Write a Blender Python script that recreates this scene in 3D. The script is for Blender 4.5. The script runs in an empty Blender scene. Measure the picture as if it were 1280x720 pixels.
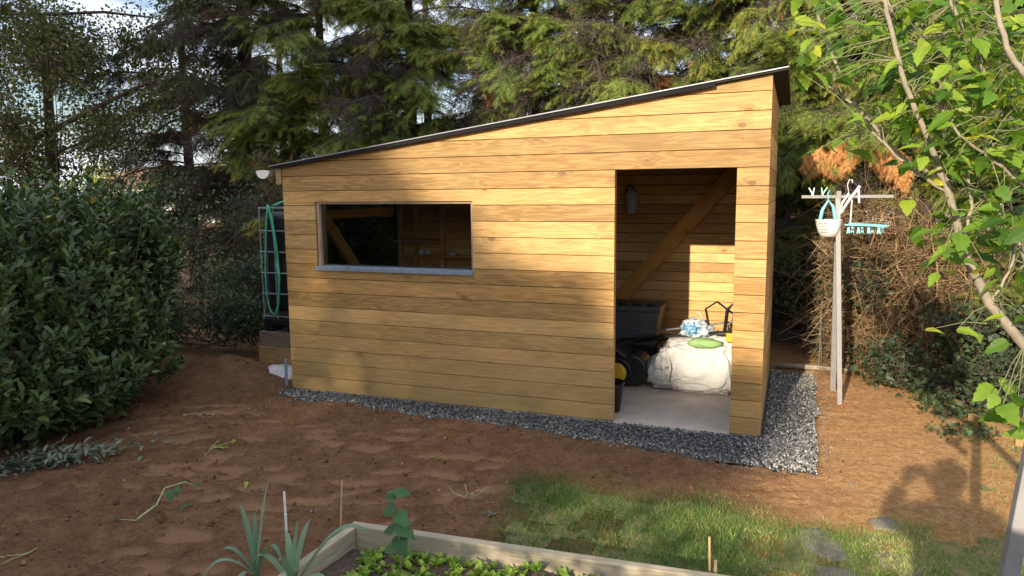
import bpy, bmesh, math, random
import numpy as np
from mathutils import Vector, Matrix, noise as mnoise
rnd = random.Random(7)
rng = np.random.default_rng(7)
S = bpy.context.scene
COL = S.collection

# ------------------------------------------------------------------ camera
CAM = Vector((4.4266, -5.6146, 1.8418))
R_ = Vector((0.93353, 0.35837, -0.00985)); U_ = Vector((-0.03769, 0.12542, 0.99139)); F_ = Vector((-0.35652, 0.92511, -0.13059))
cd = bpy.data.cameras.new('camera'); cam = bpy.data.objects.new('camera', cd); COL.objects.link(cam)
cam.matrix_world = Matrix(((R_.x, U_.x, -F_.x, CAM.x), (R_.y, U_.y, -F_.y, CAM.y), (R_.z, U_.z, -F_.z, CAM.z), (0, 0, 0, 1)))
cd.sensor_width = 36; cd.lens = 25.737; cd.clip_start = 0.02; cd.clip_end = 2000
S.camera = cam
FPX = 915.1
def ray(x, y):
    return (F_ * FPX + R_ * (x - 640) - U_ * (y - 360)).normalized()
def at(x, y, Y):                     # point on the plane y = Y
    v = ray(x, y); return CAM + v * ((Y - CAM.y) / v.y)

# ------------------------------------------------------------------ world + sun
SUN_AZ = math.radians(8.6); SUN_EL = math.radians(19.1)
W = bpy.data.worlds.new("World"); S.world = W; W.use_nodes = True
nt = W.node_tree; nt.nodes.clear()
def N(nt, t, **k):
    n = nt.nodes.new(t)
    for a, b in k.items(): setattr(n, a, b)
    return n
sky = N(nt, 'ShaderNodeTexSky', sky_type='NISHITA'); sky.sun_disc = False
sky.sun_elevation = SUN_EL; sky.sun_rotation = math.pi + SUN_AZ
sky.air_density = 1.0; sky.dust_density = 1.2; sky.ozone_density = 1.5
bg = N(nt, 'ShaderNodeBackground'); out = N(nt, 'ShaderNodeOutputWorld')
tc = N(nt, 'ShaderNodeTexCoord'); mp = N(nt, 'ShaderNodeMapping'); mp.inputs['Scale'].default_value = (1, 1, 3.2)
nz = N(nt, 'ShaderNodeTexNoise'); nz.inputs['Scale'].default_value = 2.6; nz.inputs['Detail'].default_value = 6; nz.inputs['Roughness'].default_value = .6
rp = N(nt, 'ShaderNodeValToRGB'); rp.color_ramp.elements[0].position = .42; rp.color_ramp.elements[1].position = .58
mx = N(nt, 'ShaderNodeMix', data_type='RGBA'); mx.inputs[7].default_value = (7.6, 7.9, 8.8, 1)
L = nt.links.new
L(tc.outputs['Generated'], mp.inputs[0]); L(mp.outputs[0], nz.inputs['Vector']); L(nz.outputs['Fac'], rp.inputs[0]); L(rp.outputs[0], mx.inputs[0])
L(sky.outputs[0], mx.inputs[6]); L(mx.outputs[2], bg.inputs['Color']); bg.inputs['Strength'].default_value = 0.125; L(bg.outputs[0], out.inputs[0])
sl = bpy.data.lights.new('sun', 'SUN'); sun = bpy.data.objects.new('sun', sl); COL.objects.link(sun)
sl.energy = 5.0; sl.angle = math.radians(0.55); sl.color = (1.0, 0.86, 0.66)
sd = Vector((math.sin(SUN_AZ) * math.cos(SUN_EL), math.cos(SUN_AZ) * math.cos(SUN_EL), -math.sin(SUN_EL)))
sun.rotation_euler = sd.to_track_quat('-Z', 'Y').to_euler()
S.view_settings.view_transform = 'Standard'; S.view_settings.look = 'None'; S.view_settings.exposure = 0.55; S.view_settings.gamma = 1
S.cycles.max_bounces = 7; S.cycles.diffuse_bounces = 4; S.cycles.transparent_max_bounces = 12; S.cycles.use_denoising = True

# ------------------------------------------------------------------ materials
def newmat(name):
    m = bpy.data.materials.new(name); m.use_nodes = True; t = m.node_tree
    b = t.nodes['Principled BSDF']; return m, t, b
def ramp(t, stops):
    r = N(t, 'ShaderNodeValToRGB'); e = r.color_ramp.elements
    e[0].position = stops[0][0]; e[0].color = (*stops[0][1], 1); e[1].position = stops[-1][0]; e[1].color = (*stops[-1][1], 1)
    for p, c in stops[1:-1]:
        q = e.new(p); q.color = (*c, 1)
    return r
def math_(t, op, a, b=None, c=None):
    n = N(t, 'ShaderNodeMath', operation=op)
    for i, v in enumerate((a, b, c)):
        if v is None: continue
        if hasattr(v, 'links'): t.links.new(v, n.inputs[i])
        else: n.inputs[i].default_value = v
    return n.outputs[0]
def mixc(t, f, a, b, blend='MIX'):
    n = N(t, 'ShaderNodeMix', data_type='RGBA', blend_type=blend)
    for i, v in ((0, f), (6, a), (7, b)):
        if hasattr(v, 'links'): t.links.new(v, n.inputs[i])
        elif i == 0: n.inputs[0].default_value = v
        else: n.inputs[i].default_value = (*v, 1)
    return n.outputs[2]
def noise_(t, vec, scale, detail=3, rough=.5, dist=0):
    n = N(t, 'ShaderNodeTexNoise'); n.inputs['Scale'].default_value = scale; n.inputs['Detail'].default_value = detail
    n.inputs['Roughness'].default_value = rough; n.inputs['Distortion'].default_value = dist
    if vec is not None: t.links.new(vec, n.inputs['Vector'])
    return n.outputs['Fac']
def plain(name, col, rough=.6, metal=0, var=.15, scale=8, bump=.0, spec=.5):
    m, t, b = newmat(name)
    tc = N(t, 'ShaderNodeTexCoord'); f = noise_(t, tc.outputs['Object'], scale, 5, .6)
    r = ramp(t, [(.3, tuple(c * (1 - var) for c in col)), (.7, tuple(min(1, c * (1 + var)) for c in col))])
    t.links.new(f, r.inputs[0]); t.links.new(r.outputs[0], b.inputs['Base Color'])
    b.inputs['Roughness'].default_value = rough; b.inputs['Metallic'].default_value = metal
    b.inputs['Specular IOR Level'].default_value = spec
    if bump:
        bp = N(t, 'ShaderNodeBump'); bp.inputs['Strength'].default_value = bump; bp.inputs['Distance'].default_value = .01
        t.links.new(noise_(t, tc.outputs['Object'], scale * 5, 6, .6), bp.inputs['Height']); t.links.new(bp.outputs[0], b.inputs['Normal'])
    return m
def wood(name, lo, mid, hi, axis='X', knots=.6, grey=None, rough=.62, lowgreen=None):
    """grain runs along `axis` of the object's own space"""
    m, t, b = newmat(name); K = t.links.new
    tc = N(t, 'ShaderNodeTexCoord'); oi = N(t, 'ShaderNodeObjectInfo'); sx = N(t, 'ShaderNodeSeparateXYZ'); K(tc.outputs['Object'], sx.inputs[0])
    al = {'X': sx.outputs[0], 'Y': sx.outputs[1], 'Z': sx.outputs[2]}[axis]
    o1 = {'X': sx.outputs[1], 'Y': sx.outputs[0], 'Z': sx.outputs[0]}[axis]
    o2 = {'X': sx.outputs[2], 'Y': sx.outputs[2], 'Z': sx.outputs[1]}[axis]
    off = math_(t, 'MULTIPLY', oi.outputs['Random'], 97.0)
    def vec(sa, so):
        c = N(t, 'ShaderNodeCombineXYZ')
        K(math_(t, 'ADD', math_(t, 'MULTIPLY', al, sa), off), c.inputs[0]); K(math_(t, 'MULTIPLY', o1, so), c.inputs[1]); K(math_(t, 'MULTIPLY', o2, so), c.inputs[2])
        return c.outputs[0]
    # knots bend the grain
    vk = N(t, 'ShaderNodeTexVoronoi'); vk.inputs['Scale'].default_value = 1; vk.inputs['Randomness'].default_value = 1; K(vec(3.2, 5.5), vk.inputs['Vector'])
    sel = N(t, 'ShaderNodeSeparateColor'); K(vk.outputs['Color'], sel.inputs[0])
    on = math_(t, 'LESS_THAN', sel.outputs[0], knots * .45)
    kd = vk.outputs['Distance']
    near = math_(t, 'MULTIPLY', on, math_(t, 'SUBTRACT', 1.0, math_(t, 'SMOOTH_MIN', math_(t, 'MULTIPLY', kd, 3.0), 1.0, .2)))
    cath = noise_(t, vec(.7, 7.0), 1.0, 3, .55)
    g = math_(t, 'ADD', math_(t, 'MULTIPLY', cath, 13.0), math_(t, 'MULTIPLY', near, 1.6))
    rings = math_(t, 'MULTIPLY_ADD', math_(t, 'SINE', math_(t, 'MULTIPLY', g, 6.28)), .5, .5)
    fine = noise_(t, vec(2.2, 110.0), 1.0, 3, .6)
    tone = noise_(t, vec(.8, 3.0), 1.0, 3, .6)
    mot = noise_(t, vec(7, 26.0), 1.0, 5, .7)
    f = math_(t, 'ADD', math_(t, 'MULTIPLY', rings, .20), math_(t, 'MULTIPLY', fine, .55))
    f = math_(t, 'ADD', f, math_(t, 'MULTIPLY', tone, .5)); f = math_(t, 'ADD', f, math_(t, 'MULTIPLY', mot, .35))
    f = math_(t, 'ADD', math_(t, 'SUBTRACT', f, .30), math_(t, 'MULTIPLY', math_(t, 'SUBTRACT', oi.outputs['Random'], .5), .5))
    r = ramp(t, [(.2, lo), (.5, mid), (.8, hi)]); K(f, r.inputs[0])
    c = r.outputs[0]
    r3 = math_(t, 'FRACT', math_(t, 'MULTIPLY', oi.outputs['Random'], 13.7))
    c = mixc(t, math_(t, 'MULTIPLY', r3, .5), c, (1.08, .90, .78), 'MULTIPLY')
    c = mixc(t, math_(t, 'MULTIPLY', near, .45), c, tuple(v * .55 for v in lo))
    core = math_(t, 'MULTIPLY', on, math_(t, 'LESS_THAN', kd, .10))
    c = mixc(t, math_(t, 'MULTIPLY', core, .45), c, (lo[0] * .32, lo[1] * .26, lo[2] * .3))
    if grey:                                        # treatment blotches
        gm = ramp(t, [(.45, (0, 0, 0)), (.72, (1, 1, 1))]); K(noise_(t, vec(1.1, 4.0), 1.7, 4, .6), gm.inputs[0])
        c = mixc(t, math_(t, 'MULTIPLY', gm.outputs[0], .55), c, grey)
    if lowgreen:                                    # tone turns greener towards the lowest courses
        c = mixc(t, math_(t, 'MULTIPLY', math_(t, 'SUBTRACT', 1.0, math_(t, 'SMOOTH_MIN', math_(t, 'MULTIPLY', sx.outputs[2], 1.5), 1.0, .3)), .6), c, lowgreen)
    K(c, b.inputs['Base Color']); b.inputs['Roughness'].default_value = rough; b.inputs['Specular IOR Level'].default_value = .3
    bp = N(t, 'ShaderNodeBump'); bp.inputs['Strength'].default_value = .35; bp.inputs['Distance'].default_value = .0015
    K(math_(t, 'ADD', fine, math_(t, 'MULTIPLY', rings, .4)), bp.inputs['Height']); K(bp.outputs[0], b.inputs['Normal'])
    return m
def leafmat(name, stops, rough=.5, trans=.3, spec=.35, objvar=0.0):
    """colour from the per-leaf attribute 'tint'"""
    m, t, b = newmat(name); K = t.links.new
    a = N(t, 'ShaderNodeAttribute', attribute_name='tint'); r = ramp(t, stops); oi = N(t, 'ShaderNodeObjectInfo'); K(math_(t, 'ADD', a.outputs['Fac'], math_(t, 'MULTIPLY', math_(t, 'SUBTRACT', oi.outputs['Random'], .5), objvar)), r.inputs[0])
    K(r.outputs[0], b.inputs['Base Color']); b.inputs['Roughness'].default_value = rough; b.inputs['Specular IOR Level'].default_value = spec
    if trans:
        tr = N(t, 'ShaderNodeBsdfTranslucent'); mxs = N(t, 'ShaderNodeMixShader'); mxs.inputs[0].default_value = trans
        K(mixc(t, 1.0, r.outputs[0], (1.5, 1.6, .9), 'MULTIPLY'), tr.inputs['Color'])
        K(b.outputs[0], mxs.inputs[1]); K(tr.outputs[0], mxs.inputs[2]); K(mxs.outputs[0], t.nodes['Material Output'].inputs[0])
    return m

M = {}
M['clad'] = wood('cladding wood', (.26, .152, .052), (.46, .28, .10), (.63, .41, .17), 'X', .95, grey=(.33, .24, .10), lowgreen=(.36, .25, .10))
M['clad_side'] = wood('side cladding wood', (.36, .21, .08), (.55, .34, .13), (.66, .45, .20), 'Y', .6, grey=(.38, .29, .13))
M['clad_in'] = wood('back wall wood', (.40, .23, .09), (.60, .37, .14), (.74, .50, .22), 'X', .7)
M['beam'] = wood('frame timber', (.50, .24, .06), (.66, .34, .09), (.76, .44, .14), 'X', .4)
M['beam_z'] = wood('post timber', (.40, .21, .08), (.55, .30, .11), (.68, .40, .16), 'Z', .4)
M['grey_beam'] = wood('weathered sleeper', (.15, .11, .08), (.24, .18, .13), (.32, .25, .18), 'X', .4)
M['tan_beam'] = wood('newer sleeper', (.24, .16, .07), (.36, .25, .11), (.44, .32, .16), 'X', .4)
M['bed_board'] = wood('bed edging timber', (.16, .125, .085), (.34, .275, .19), (.50, .43, .31), 'X', .6, grey=(.20, .19, .15), rough=.9)
M['jamb'] = wood('window jamb wood', (.30, .22, .16), (.42, .32, .25), (.5, .41, .33), 'Z', .1)
M['dark_fence'] = wood('dark stained fence', (.035, .032, .035), (.05, .047, .05), (.075, .07, .072), 'X', .2)
M['bamboo'] = wood('dry cane', (.36, .24, .12), (.50, .37, .2), (.6, .47, .3), 'Z', 0)
M['roof'] = plain('grey roofing sheet', (.22, .23, .25), .45, .3)
M['felt'] = plain('dark roof edge', (.012, .012, .015), .7, spec=.1)
M['eave'] = plain('dark brown fascia', (.03, .026, .024), .7, spec=.1)
M['lead'] = plain('blue grey sill flashing', (.24, .29, .36), .45, .2, .2, 20)
M['white_pvc'] = plain('white gutter plastic', (.72, .71, .68), .35, 0, .05)
M['grey_gutter'] = plain('beige gutter underside', (.42, .37, .33), .5)
M['concrete'] = plain('dusty concrete', (.60, .53, .46), .9, 0, .14, 5, .35)
M['black_plastic'] = plain('black plastic', (.012, .012, .014), .4)
M['grey_plastic'] = plain('dark grey plastic', (.10, .10, .115), .5)
M['galv'] = plain('galvanised tube', (.20, .22, .24), .5, .3)
M['hose'] = plain('green hose', (.05, .42, .26), .35)
M['bark_green'] = plain('green brown twig', (.19, .19, .09), .7)
M['rubble'] = plain('white rubble sack', (.66, .66, .68), .7, 0, .15, 12, .6)
M['yellow'] = plain('yellow hub', (.75, .42, .02), .4)
M['bag'] = plain('woven white bag', (.58, .565, .54), .8, 0, .08, 14, .4, .15)
M['bag_blue'] = plain('blue printed film', (.10, .27, .46), .4)
M['bag_clear'] = plain('pale plastic film', (.48, .54, .6), .3)
M['green_cloth'] = plain('green bag', (.26, .42, .16), .7)
M['metal_dark'] = plain('dark steel', (.04, .04, .045), .4, .5)
M['post_paint'] = plain('pale painted steel', (.22, .215, .21), .5, .1, .1, 14)
M['peg_white'] = plain('white peg plastic', (.75, .76, .76), .4)
M['peg_teal'] = plain('teal plastic', (.22, .58, .66), .4)
M['peg_green'] = plain('mint plastic', (.35, .72, .52), .4)
M['bark'] = plain('dark conifer bark', (.055, .038, .028), .9, 0, .4, 9, .9)
M['bark_pale'] = plain('pale shrub bark', (.29, .25, .185), .8, 0, .2, 14, .5)
M['twig_dark'] = plain('dark twigs', (.085, .065, .055), .9, 0, .3, 3)
M['twig_tan'] = leafmat('dry tan twigs', [(0, (.10, .06, .03)), (.5, (.25, .16, .08)), (1, (.42, .30, .16))], .9, 0)
M['slab'] = plain('grey stepping stone', (.21, .18, .15), .85, 0, .2, 9, .7)
M['clod'] = leafmat('soil clods', [(0, (.12, .055, .026)), (.6, (.27, .14, .075)), (1, (.46, .27, .16))], .95, 0, .1)
M['pebble'] = leafmat('gravel chips', [(0, (.07, .07, .07)), (.5, (.17, .17, .165)), (.85, (.32, .31, .29)), (1, (.5, .48, .44))], .75, 0, .3)
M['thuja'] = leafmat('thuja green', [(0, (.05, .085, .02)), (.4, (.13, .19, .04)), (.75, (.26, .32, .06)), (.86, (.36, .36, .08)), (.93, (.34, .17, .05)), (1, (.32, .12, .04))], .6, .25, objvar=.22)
M['thuja_dark'] = leafmat('dark conifer green', [(0, (.022, .034, .018)), (.5, (.05, .072, .03)), (.8, (.085, .11, .04)), (.9, (.15, .10, .045)), (1, (.20, .09, .04))], .6, .2, objvar=.2)  # darker copy of the conifer green, shade put into the colour
M['thuja_dead'] = leafmat('dead conifer spray', [(0, (.40, .17, .06)), (.6, (.62, .32, .12)), (1, (.72, .43, .18))], .8, .15)
M['laurel'] = leafmat('laurel leaf', [(0, (.040, .068, .024)), (.6, (.085, .135, .045)), (.95, (.15, .21, .065)), (1, (.40, .32, .08))], .42, .15, .4)
M['small_leaf'] = leafmat('small olive leaf', [(0, (.04, .055, .02)), (.5, (.09, .11, .035)), (.85, (.16, .16, .05)), (1, (.3, .22, .06))], .6, .3)
M['ivy'] = leafmat('ivy leaf', [(0, (.03, .05, .024)), (.6, (.065, .10, .045)), (1, (.13, .18, .075))], .5, .2)
M['fig'] = leafmat('broad shrub leaf', [(0, (.04, .10, .014)), (.35, (.11, .22, .025)), (.75, (.26, .38, .04)), (.9, (.38, .42, .04)), (1, (.55, .52, .05))], .5, .35, .3, objvar=.3)
M['lit_bush'] = leafmat('yellow green leaf', [(0, (.14, .17, .04)), (1, (.42, .42, .12))], .6, .35)
M['grass'] = leafmat('lawn grass', [(0, (.07, .14, .035)), (.45, (.17, .27, .06)), (.75, (.32, .37, .11)), (1, (.58, .48, .25))], .6, .3)
M['lamb'] = leafmat('silvery leaf', [(0, (.09, .13, .09)), (1, (.24, .28, .22))], .8, .15)
M['leek'] = leafmat('leek leaf', [(0, (.10, .20, .13)), (1, (.30, .44, .30))], .5, .25)
M['sprout'] = leafmat('bright seedling leaf', [(0, (.12, .22, .03)), (1, (.42, .56, .10))], .5, .35)
M['sap'] = leafmat('dark sapling leaf', [(0, (.05, .13, .055)), (1, (.10, .22, .09))], .5, .3)
M['straw'] = leafmat('straw bits', [(0, (.28, .15, .08)), (1, (.50, .36, .22))], .9, 0)
M['mulch'] = plain('dark bed soil', (.11, .08, .06), .95, 0, .4, 30, .9)
M['wall_far'] = plain('distant render wall', (.62, .62, .64), .8)
M['roof_far'] = plain('distant tile roof', (.28, .15, .11), .8)
M['window_far'] = plain('distant window', (.10, .13, .17), .2)
M['skin'] = plain('skin', (.50, .30, .21), .5)
M['cloth'] = plain('navy jacket', (.04, .05, .08), .8)
M['jeans'] = plain('blue jeans', (.06, .09, .16), .8)
M['hair'] = plain('brown hair', (.05, .03, .02), .7)
M['straw_plain'] = plain('pale stem', (.42, .40, .20), .7)
def glassmat():
    m, t, b = newmat('window glass'); K = t.links.new
    tr = N(t, 'ShaderNodeBsdfTransparent'); tr.inputs[0].default_value = (.9, .93, .92, 1); gl = N(t, 'ShaderNodeBsdfGlossy'); gl.inputs['Roughness'].default_value = .02
    fr = N(t, 'ShaderNodeFresnel'); fr.inputs[0].default_value = 1.5; mxs = N(t, 'ShaderNodeMixShader')
    K(fr.outputs[0], mxs.inputs[0]); K(tr.outputs[0], mxs.inputs[1]); K(gl.outputs[0], mxs.inputs[2]); K(mxs.outputs[0], t.nodes['Material Output'].inputs[0]); return m
M['glass'] = glassmat()

# ------------------------------------------------------------------ tagging + mesh helpers
def tag(o, label=None, cat=None, group=None, kind=None):
    for k, v in (('label', label), ('category', cat), ('group', group), ('kind', kind)):
        if v: o[k] = v
    return o
def empty(name, loc, label, cat, group=None, rz=0):
    o = bpy.data.objects.new(name, None); COL.objects.link(o); o.location = loc; o.rotation_euler.z = rz; o.empty_display_size = .1
    return tag(o, label, cat, group)
def link(name, me, mat, parent=None, smooth=False):
    if mat is not None and not me.materials: me.materials.append(mat)
    if smooth: me.polygons.foreach_set('use_smooth', [True] * len(me.polygons))
    o = bpy.data.objects.new(name, me); COL.objects.link(o)
    if parent is not None:
        o.parent = parent; o.matrix_parent_inverse = Matrix.Translation(-Vector(parent.location)) if parent.rotation_euler.z == 0 else Matrix.Identity(4)
    return o
class MB:
    """collects shapes in world coordinates, then links them as one mesh"""
    def __init__(s): s.v = []; s.f = []
    def add(s, v, f):
        n = len(s.v); s.v += [tuple(p) for p in v]; s.f += [tuple(i + n for i in q) for q in f]; return s
    def box(s, a, b):
        x0, y0, z0 = a; x1, y1, z1 = b
        return s.add([(x0, y0, z0), (x1, y0, z0), (x1, y1, z0), (x0, y1, z0), (x0, y0, z1), (x1, y0, z1), (x1, y1, z1), (x0, y1, z1)],
                     [(0, 3, 2, 1), (4, 5, 6, 7), (0, 1, 5, 4), (1, 2, 6, 5), (2, 3, 7, 6), (3, 0, 4, 7)])
    def tube(s, pts, r, n=8, cap=True):
        pts = [Vector(p) for p in pts]; rs = r if hasattr(r, '__len__') else [r] * len(pts)
        rings = []; ref = None
        for i, p in enumerate(pts):
            d = (pts[min(i + 1, len(pts) - 1)] - pts[max(i - 1, 0)]).normalized()
            if ref is None: ref = d.orthogonal().normalized()
            ref = (ref - d * ref.dot(d)).normalized(); w = d.cross(ref)
            rings.append([p + (ref * math.cos(2 * math.pi * k / n) + w * math.sin(2 * math.pi * k / n)) * rs[i] for k in range(n)])
        v = [q for r_ in rings for q in r_]; f = []
        for i in range(len(pts) - 1):
            for k in range(n): f.append((i * n + k, i * n + (k + 1) % n, (i + 1) * n + (k + 1) % n, (i + 1) * n + k))
        if cap: f.append(tuple(range(n))[::-1]); f.append(tuple((len(pts) - 1) * n + k for k in range(n)))
        return s.add(v, f)
    def prism(s, poly, axis, a, b):
        """poly of 2-D points extruded along axis from a to b"""
        def P(u, w, t): return {'x': (t, u, w), 'y': (u, t, w), 'z': (u, w, t)}[axis]
        n = len(poly); v = [P(u, w, a) for u, w in poly] + [P(u, w, b) for u, w in poly]
        f = [tuple(range(n))[::-1], tuple(range(n, 2 * n))] + [(i, (i + 1) % n, n + (i + 1) % n, n + i) for i in range(n)]
        return s.add(v, f)
    def mesh(s, name):
        me = bpy.data.meshes.new(name); me.from_pydata(s.v, [], s.f)
        bm = bmesh.new(); bm.from_mesh(me); bmesh.ops.recalc_face_normals(bm, faces=bm.faces); bm.to_mesh(me); bm.free(); return me
    def build(s, name, mat, parent=None, smooth=False, bevel=0):
        o = link(name, s.mesh(name), mat, parent, smooth)
        if bevel:
            md = o.modifiers.new('bevel', 'BEVEL'); md.width = bevel; md.segments = 2; md.limit_method = 'ANGLE'
        return o
def npmesh(name, v, f, tint=None):
    """v (N,3), f (M,3 or 4) int arrays"""
    me = bpy.data.meshes.new(name); v = np.ascontiguousarray(v, np.float32); f = np.ascontiguousarray(f, np.int32)
    k = f.shape[1]; me.vertices.add(len(v)); me.vertices.foreach_set('co', v.ravel())
    me.loops.add(f.size); me.loops.foreach_set('vertex_index', f.ravel())
    me.polygons.add(len(f)); me.polygons.foreach_set('loop_start', np.arange(0, f.size, k, dtype=np.int32))
    if tint is not None:
        a = me.attributes.new('tint', 'FLOAT', 'POINT'); a.data.foreach_set('value', np.ascontiguousarray(tint, np.float32))
    me.update(calc_edges=True); return me
def scatter(tv, tf, pos, Y, Z, size, tint, sx=None):
    """copies of template (tv, tf): local +Y along Y, local +Z near Z"""
    n = len(pos); Y = Y / np.linalg.norm(Y, axis=1, keepdims=True)
    X = np.cross(Y, Z); X /= np.maximum(np.linalg.norm(X, axis=1, keepdims=True), 1e-6); Z2 = np.cross(X, Y)
    size = np.broadcast_to(size, (n,)); sx = np.ones(n) if sx is None else sx
    v = (X[:, None, :] * (tv[None, :, 0:1] * sx[:, None, None]) + Y[:, None, :] * tv[None, :, 1:2] + Z2[:, None, :] * tv[None, :, 2:3]) * size[:, None, None] + pos[:, None, :]
    m = len(tv); f = tf[None] + (np.arange(n) * m)[:, None, None]
    return v.reshape(-1, 3), f.reshape(-1, tf.shape[1]), np.repeat(tint, m)
def join(parts):
    V = []; Fc = []; T = []; n = 0
    for v, f, t in parts: V.append(v); Fc.append(f + n); T.append(t); n += len(v)
    return np.concatenate(V), np.concatenate(Fc), np.concatenate(T)
def unit(a): return a / np.maximum(np.linalg.norm(a, axis=-1, keepdims=True), 1e-9)
def rvec(n): return unit(rng.normal(size=(n, 3)))

# leaf templates (triangles)
def t_spray():
    v = []; f = []
    def blade(p, q, w):
        p = np.array(p); q = np.array(q); d = (q - p); s = np.array([-d[1], d[0], 0]); s = s / np.linalg.norm(s) * w; n = len(v); m = p + d * .55
        v.extend([p, m + s, q, m - s]); f.extend([(n, n + 1, n + 2), (n, n + 2, n + 3)])
    def tri(p, q, w):
        p = np.array(p); q = np.array(q); d = (q - p); s = np.array([-d[1], d[0], 0]); s = s / np.linalg.norm(s) * w; n = len(v); v.extend([p - s, p + s, q]); f.append((n, n + 1, n + 2))
    for i in range(6):
        y = .04 + i * .15; l = .42 * (1 - i / 8)
        for s in (-1, 1): tri((0, y, -.12 * y * y), (s * l * .85, y + l * .8, -.12 * (y + .2) ** 2 - .04), .024)
    tri((0, 0, 0), (0, 1, -.12), .035)
    return np.array(v), np.array(f)
def t_leaf(w=.34, fold=.08, droop=.1):
    v = [(0, 0, 0), (-w * .85, .35, fold), (w * .85, .35, fold), (0, .4, 0), (-w * .7, .7, fold - droop * .4), (w * .7, .7, fold - droop * .4), (0, .75, -droop * .4), (0, 1, -droop)]
    f = [(0, 3, 1), (0, 2, 3), (1, 3, 6), (1, 6, 4), (3, 2, 5), (3, 5, 6), (4, 6, 7), (6, 5, 7)]
    return np.array(v, float), np.array(f)
def t_small():
    return np.array([(0, 0, 0), (-.3, .5, .06), (0, 1, 0), (.3, .5, .06)], float), np.array([(0, 2, 1), (0, 3, 2)])
def t_ivy():
    v = [(0, .0, 0), (-.42, .12, .06), (-.3, .42, .04), (-.22, .62, .02), (0, 1, -.06), (.22, .62, .02), (.3, .42, .04), (.42, .12, .06), (0, .4, 0)]
    f = [(8, i, i + 1) for i in range(0, 7)] + [(8, 7, 0)]
    return np.array(v, float), np.array(f)
def t_blade():
    return np.array([(-.05, 0, 0), (.05, 0, 0), (-.035, .5, .06), (.035, .5, .06), (0, 1, .22)], float), np.array([(0, 1, 3), (0, 3, 2), (2, 3, 4)])
def t_rock(seed, sub=1):
    r = np.random.default_rng(seed); bm = bmesh.new(); (bmesh.ops.create_icosphere(bm, subdivisions=1, radius=.5) if sub else bmesh.ops.create_cone(bm, segments=4, radius1=.5, radius2=.25, depth=.6, cap_ends=True, cap_tris=True)); bmesh.ops.triangulate(bm, faces=bm.faces)
    v = np.array([p.co[:] for p in bm.verts]); f = np.array([[q.index for q in p.verts] for p in bm.faces]); bm.free()
    v *= r.uniform(.65, 1.2, (len(v), 1)); v *= np.array([1, r.uniform(.6, .9), r.uniform(.45, .75)]); return v, f
def t_leaf_broad():
    """lobed, toothed broad leaf"""
    half = [(.0, .0), (.14, .02), (.30, .10), (.40, .24), (.36, .30), (.44, .40), (.34, .44), (.33, .56), (.24, .60), (.22, .74), (.13, .80), (.0, 1.0)]
    mid = [(0, y) for y in (.0, .02, .10, .24, .30, .40, .44, .56, .60, .74, .80, 1.0)]
    v = []; f = []
    def z(x, y): return .16 * abs(x) - .28 * y * y + .03 * math.sin(y * 22) * abs(x) * 2
    for s in (1, -1):
        n = len(v)
        for (x, y), (mx_, my) in zip(half, mid): v.append((0, my, z(0, my))); v.append((s * x * .5, (y + my) / 2 + .02, z(x * .5, y))); v.append((s * x, y, z(x, y)))
        for i in range(len(half) - 1):
            for k in (0, 1):
                a = n + i * 3 + k; b = a + 1; c = b + 3; d = a + 3
                f += ([(a, b, c), (a, c, d)] if s > 0 else [(a, c, b), (a, d, c)])
    return np.array(v, float), np.array(f)
def twig_tubes(paths, radii, tints, n=3):
    """paths (N,K,3) -> joined thin tubes"""
    N_, K_, _ = paths.shape
    d = unit(np.gradient(paths, axis=1)); ref = unit(np.cross(d, rvec(N_)[:, None, :])); w = np.cross(d, ref)
    ang = np.arange(n) * 2 * np.pi / n; taper = np.linspace(1, .3, K_)[None, :, None, None]
    v = paths[:, :, None, :] + (ref[:, :, None, :] * np.cos(ang)[None, None, :, None] + w[:, :, None, :] * np.sin(ang)[None, None, :, None]) * radii[:, None, None, None] * taper
    f = []
    for i in range(K_ - 1):
        for k in range(n): f.append((i * n + k, i * n + (k + 1) % n, (i + 1) * n + (k + 1) % n, (i + 1) * n + k))
    f = np.array(f); F2 = f[None] + (np.arange(N_) * K_ * n)[:, None, None]
    return v.reshape(-1, 3), F2.reshape(-1, 4), np.repeat(tints, K_ * n)
def quads2tris(f): return np.concatenate([f[:, [0, 1, 2]], f[:, [0, 2, 3]]])

# ------------------------------------------------------------------ terrain
def vnoise(x, y, scale, seed):
    r = np.random.default_rng(seed); T = r.random((256, 256)); u = x * scale + 1000; w = y * scale + 1000
    i = np.floor(u).astype(int); j = np.floor(w).astype(int); a = u - i; b = w - j; a = a * a * (3 - 2 * a); b = b * b * (3 - 2 * b)
    g = lambda p, q: T[p % 256, q % 256]
    return (g(i, j) * (1 - a) + g(i + 1, j) * a) * (1 - b) + (g(i, j + 1) * (1 - a) + g(i + 1, j + 1) * a) * b
def fbm(x, y, scale, octv, seed, rough=.5):
    s = 0; amp = 1; tot = 0
    for o in range(octv): s = s + amp * vnoise(x, y, scale * 2 ** o, seed + o); tot += amp; amp *= rough
    return s / tot
def sstep(a, b, x): t = np.clip((x - a) / (b - a), 0, 1); return t * t * (3 - 2 * t)
def gravel_mask(x, y):                          # 1 inside the gravel surround
    n = (fbm(x, y, 2.5, 3, 40) - .5) * .14
    front = sstep(-.02, .02, y - (-.24 - .085 * x) + n)
    right = sstep(-.02, .02, 4.63 + .03 * y + n - x)
    return front * right * sstep(-.02, .02, x + .05) * (y < 2.25)
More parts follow.
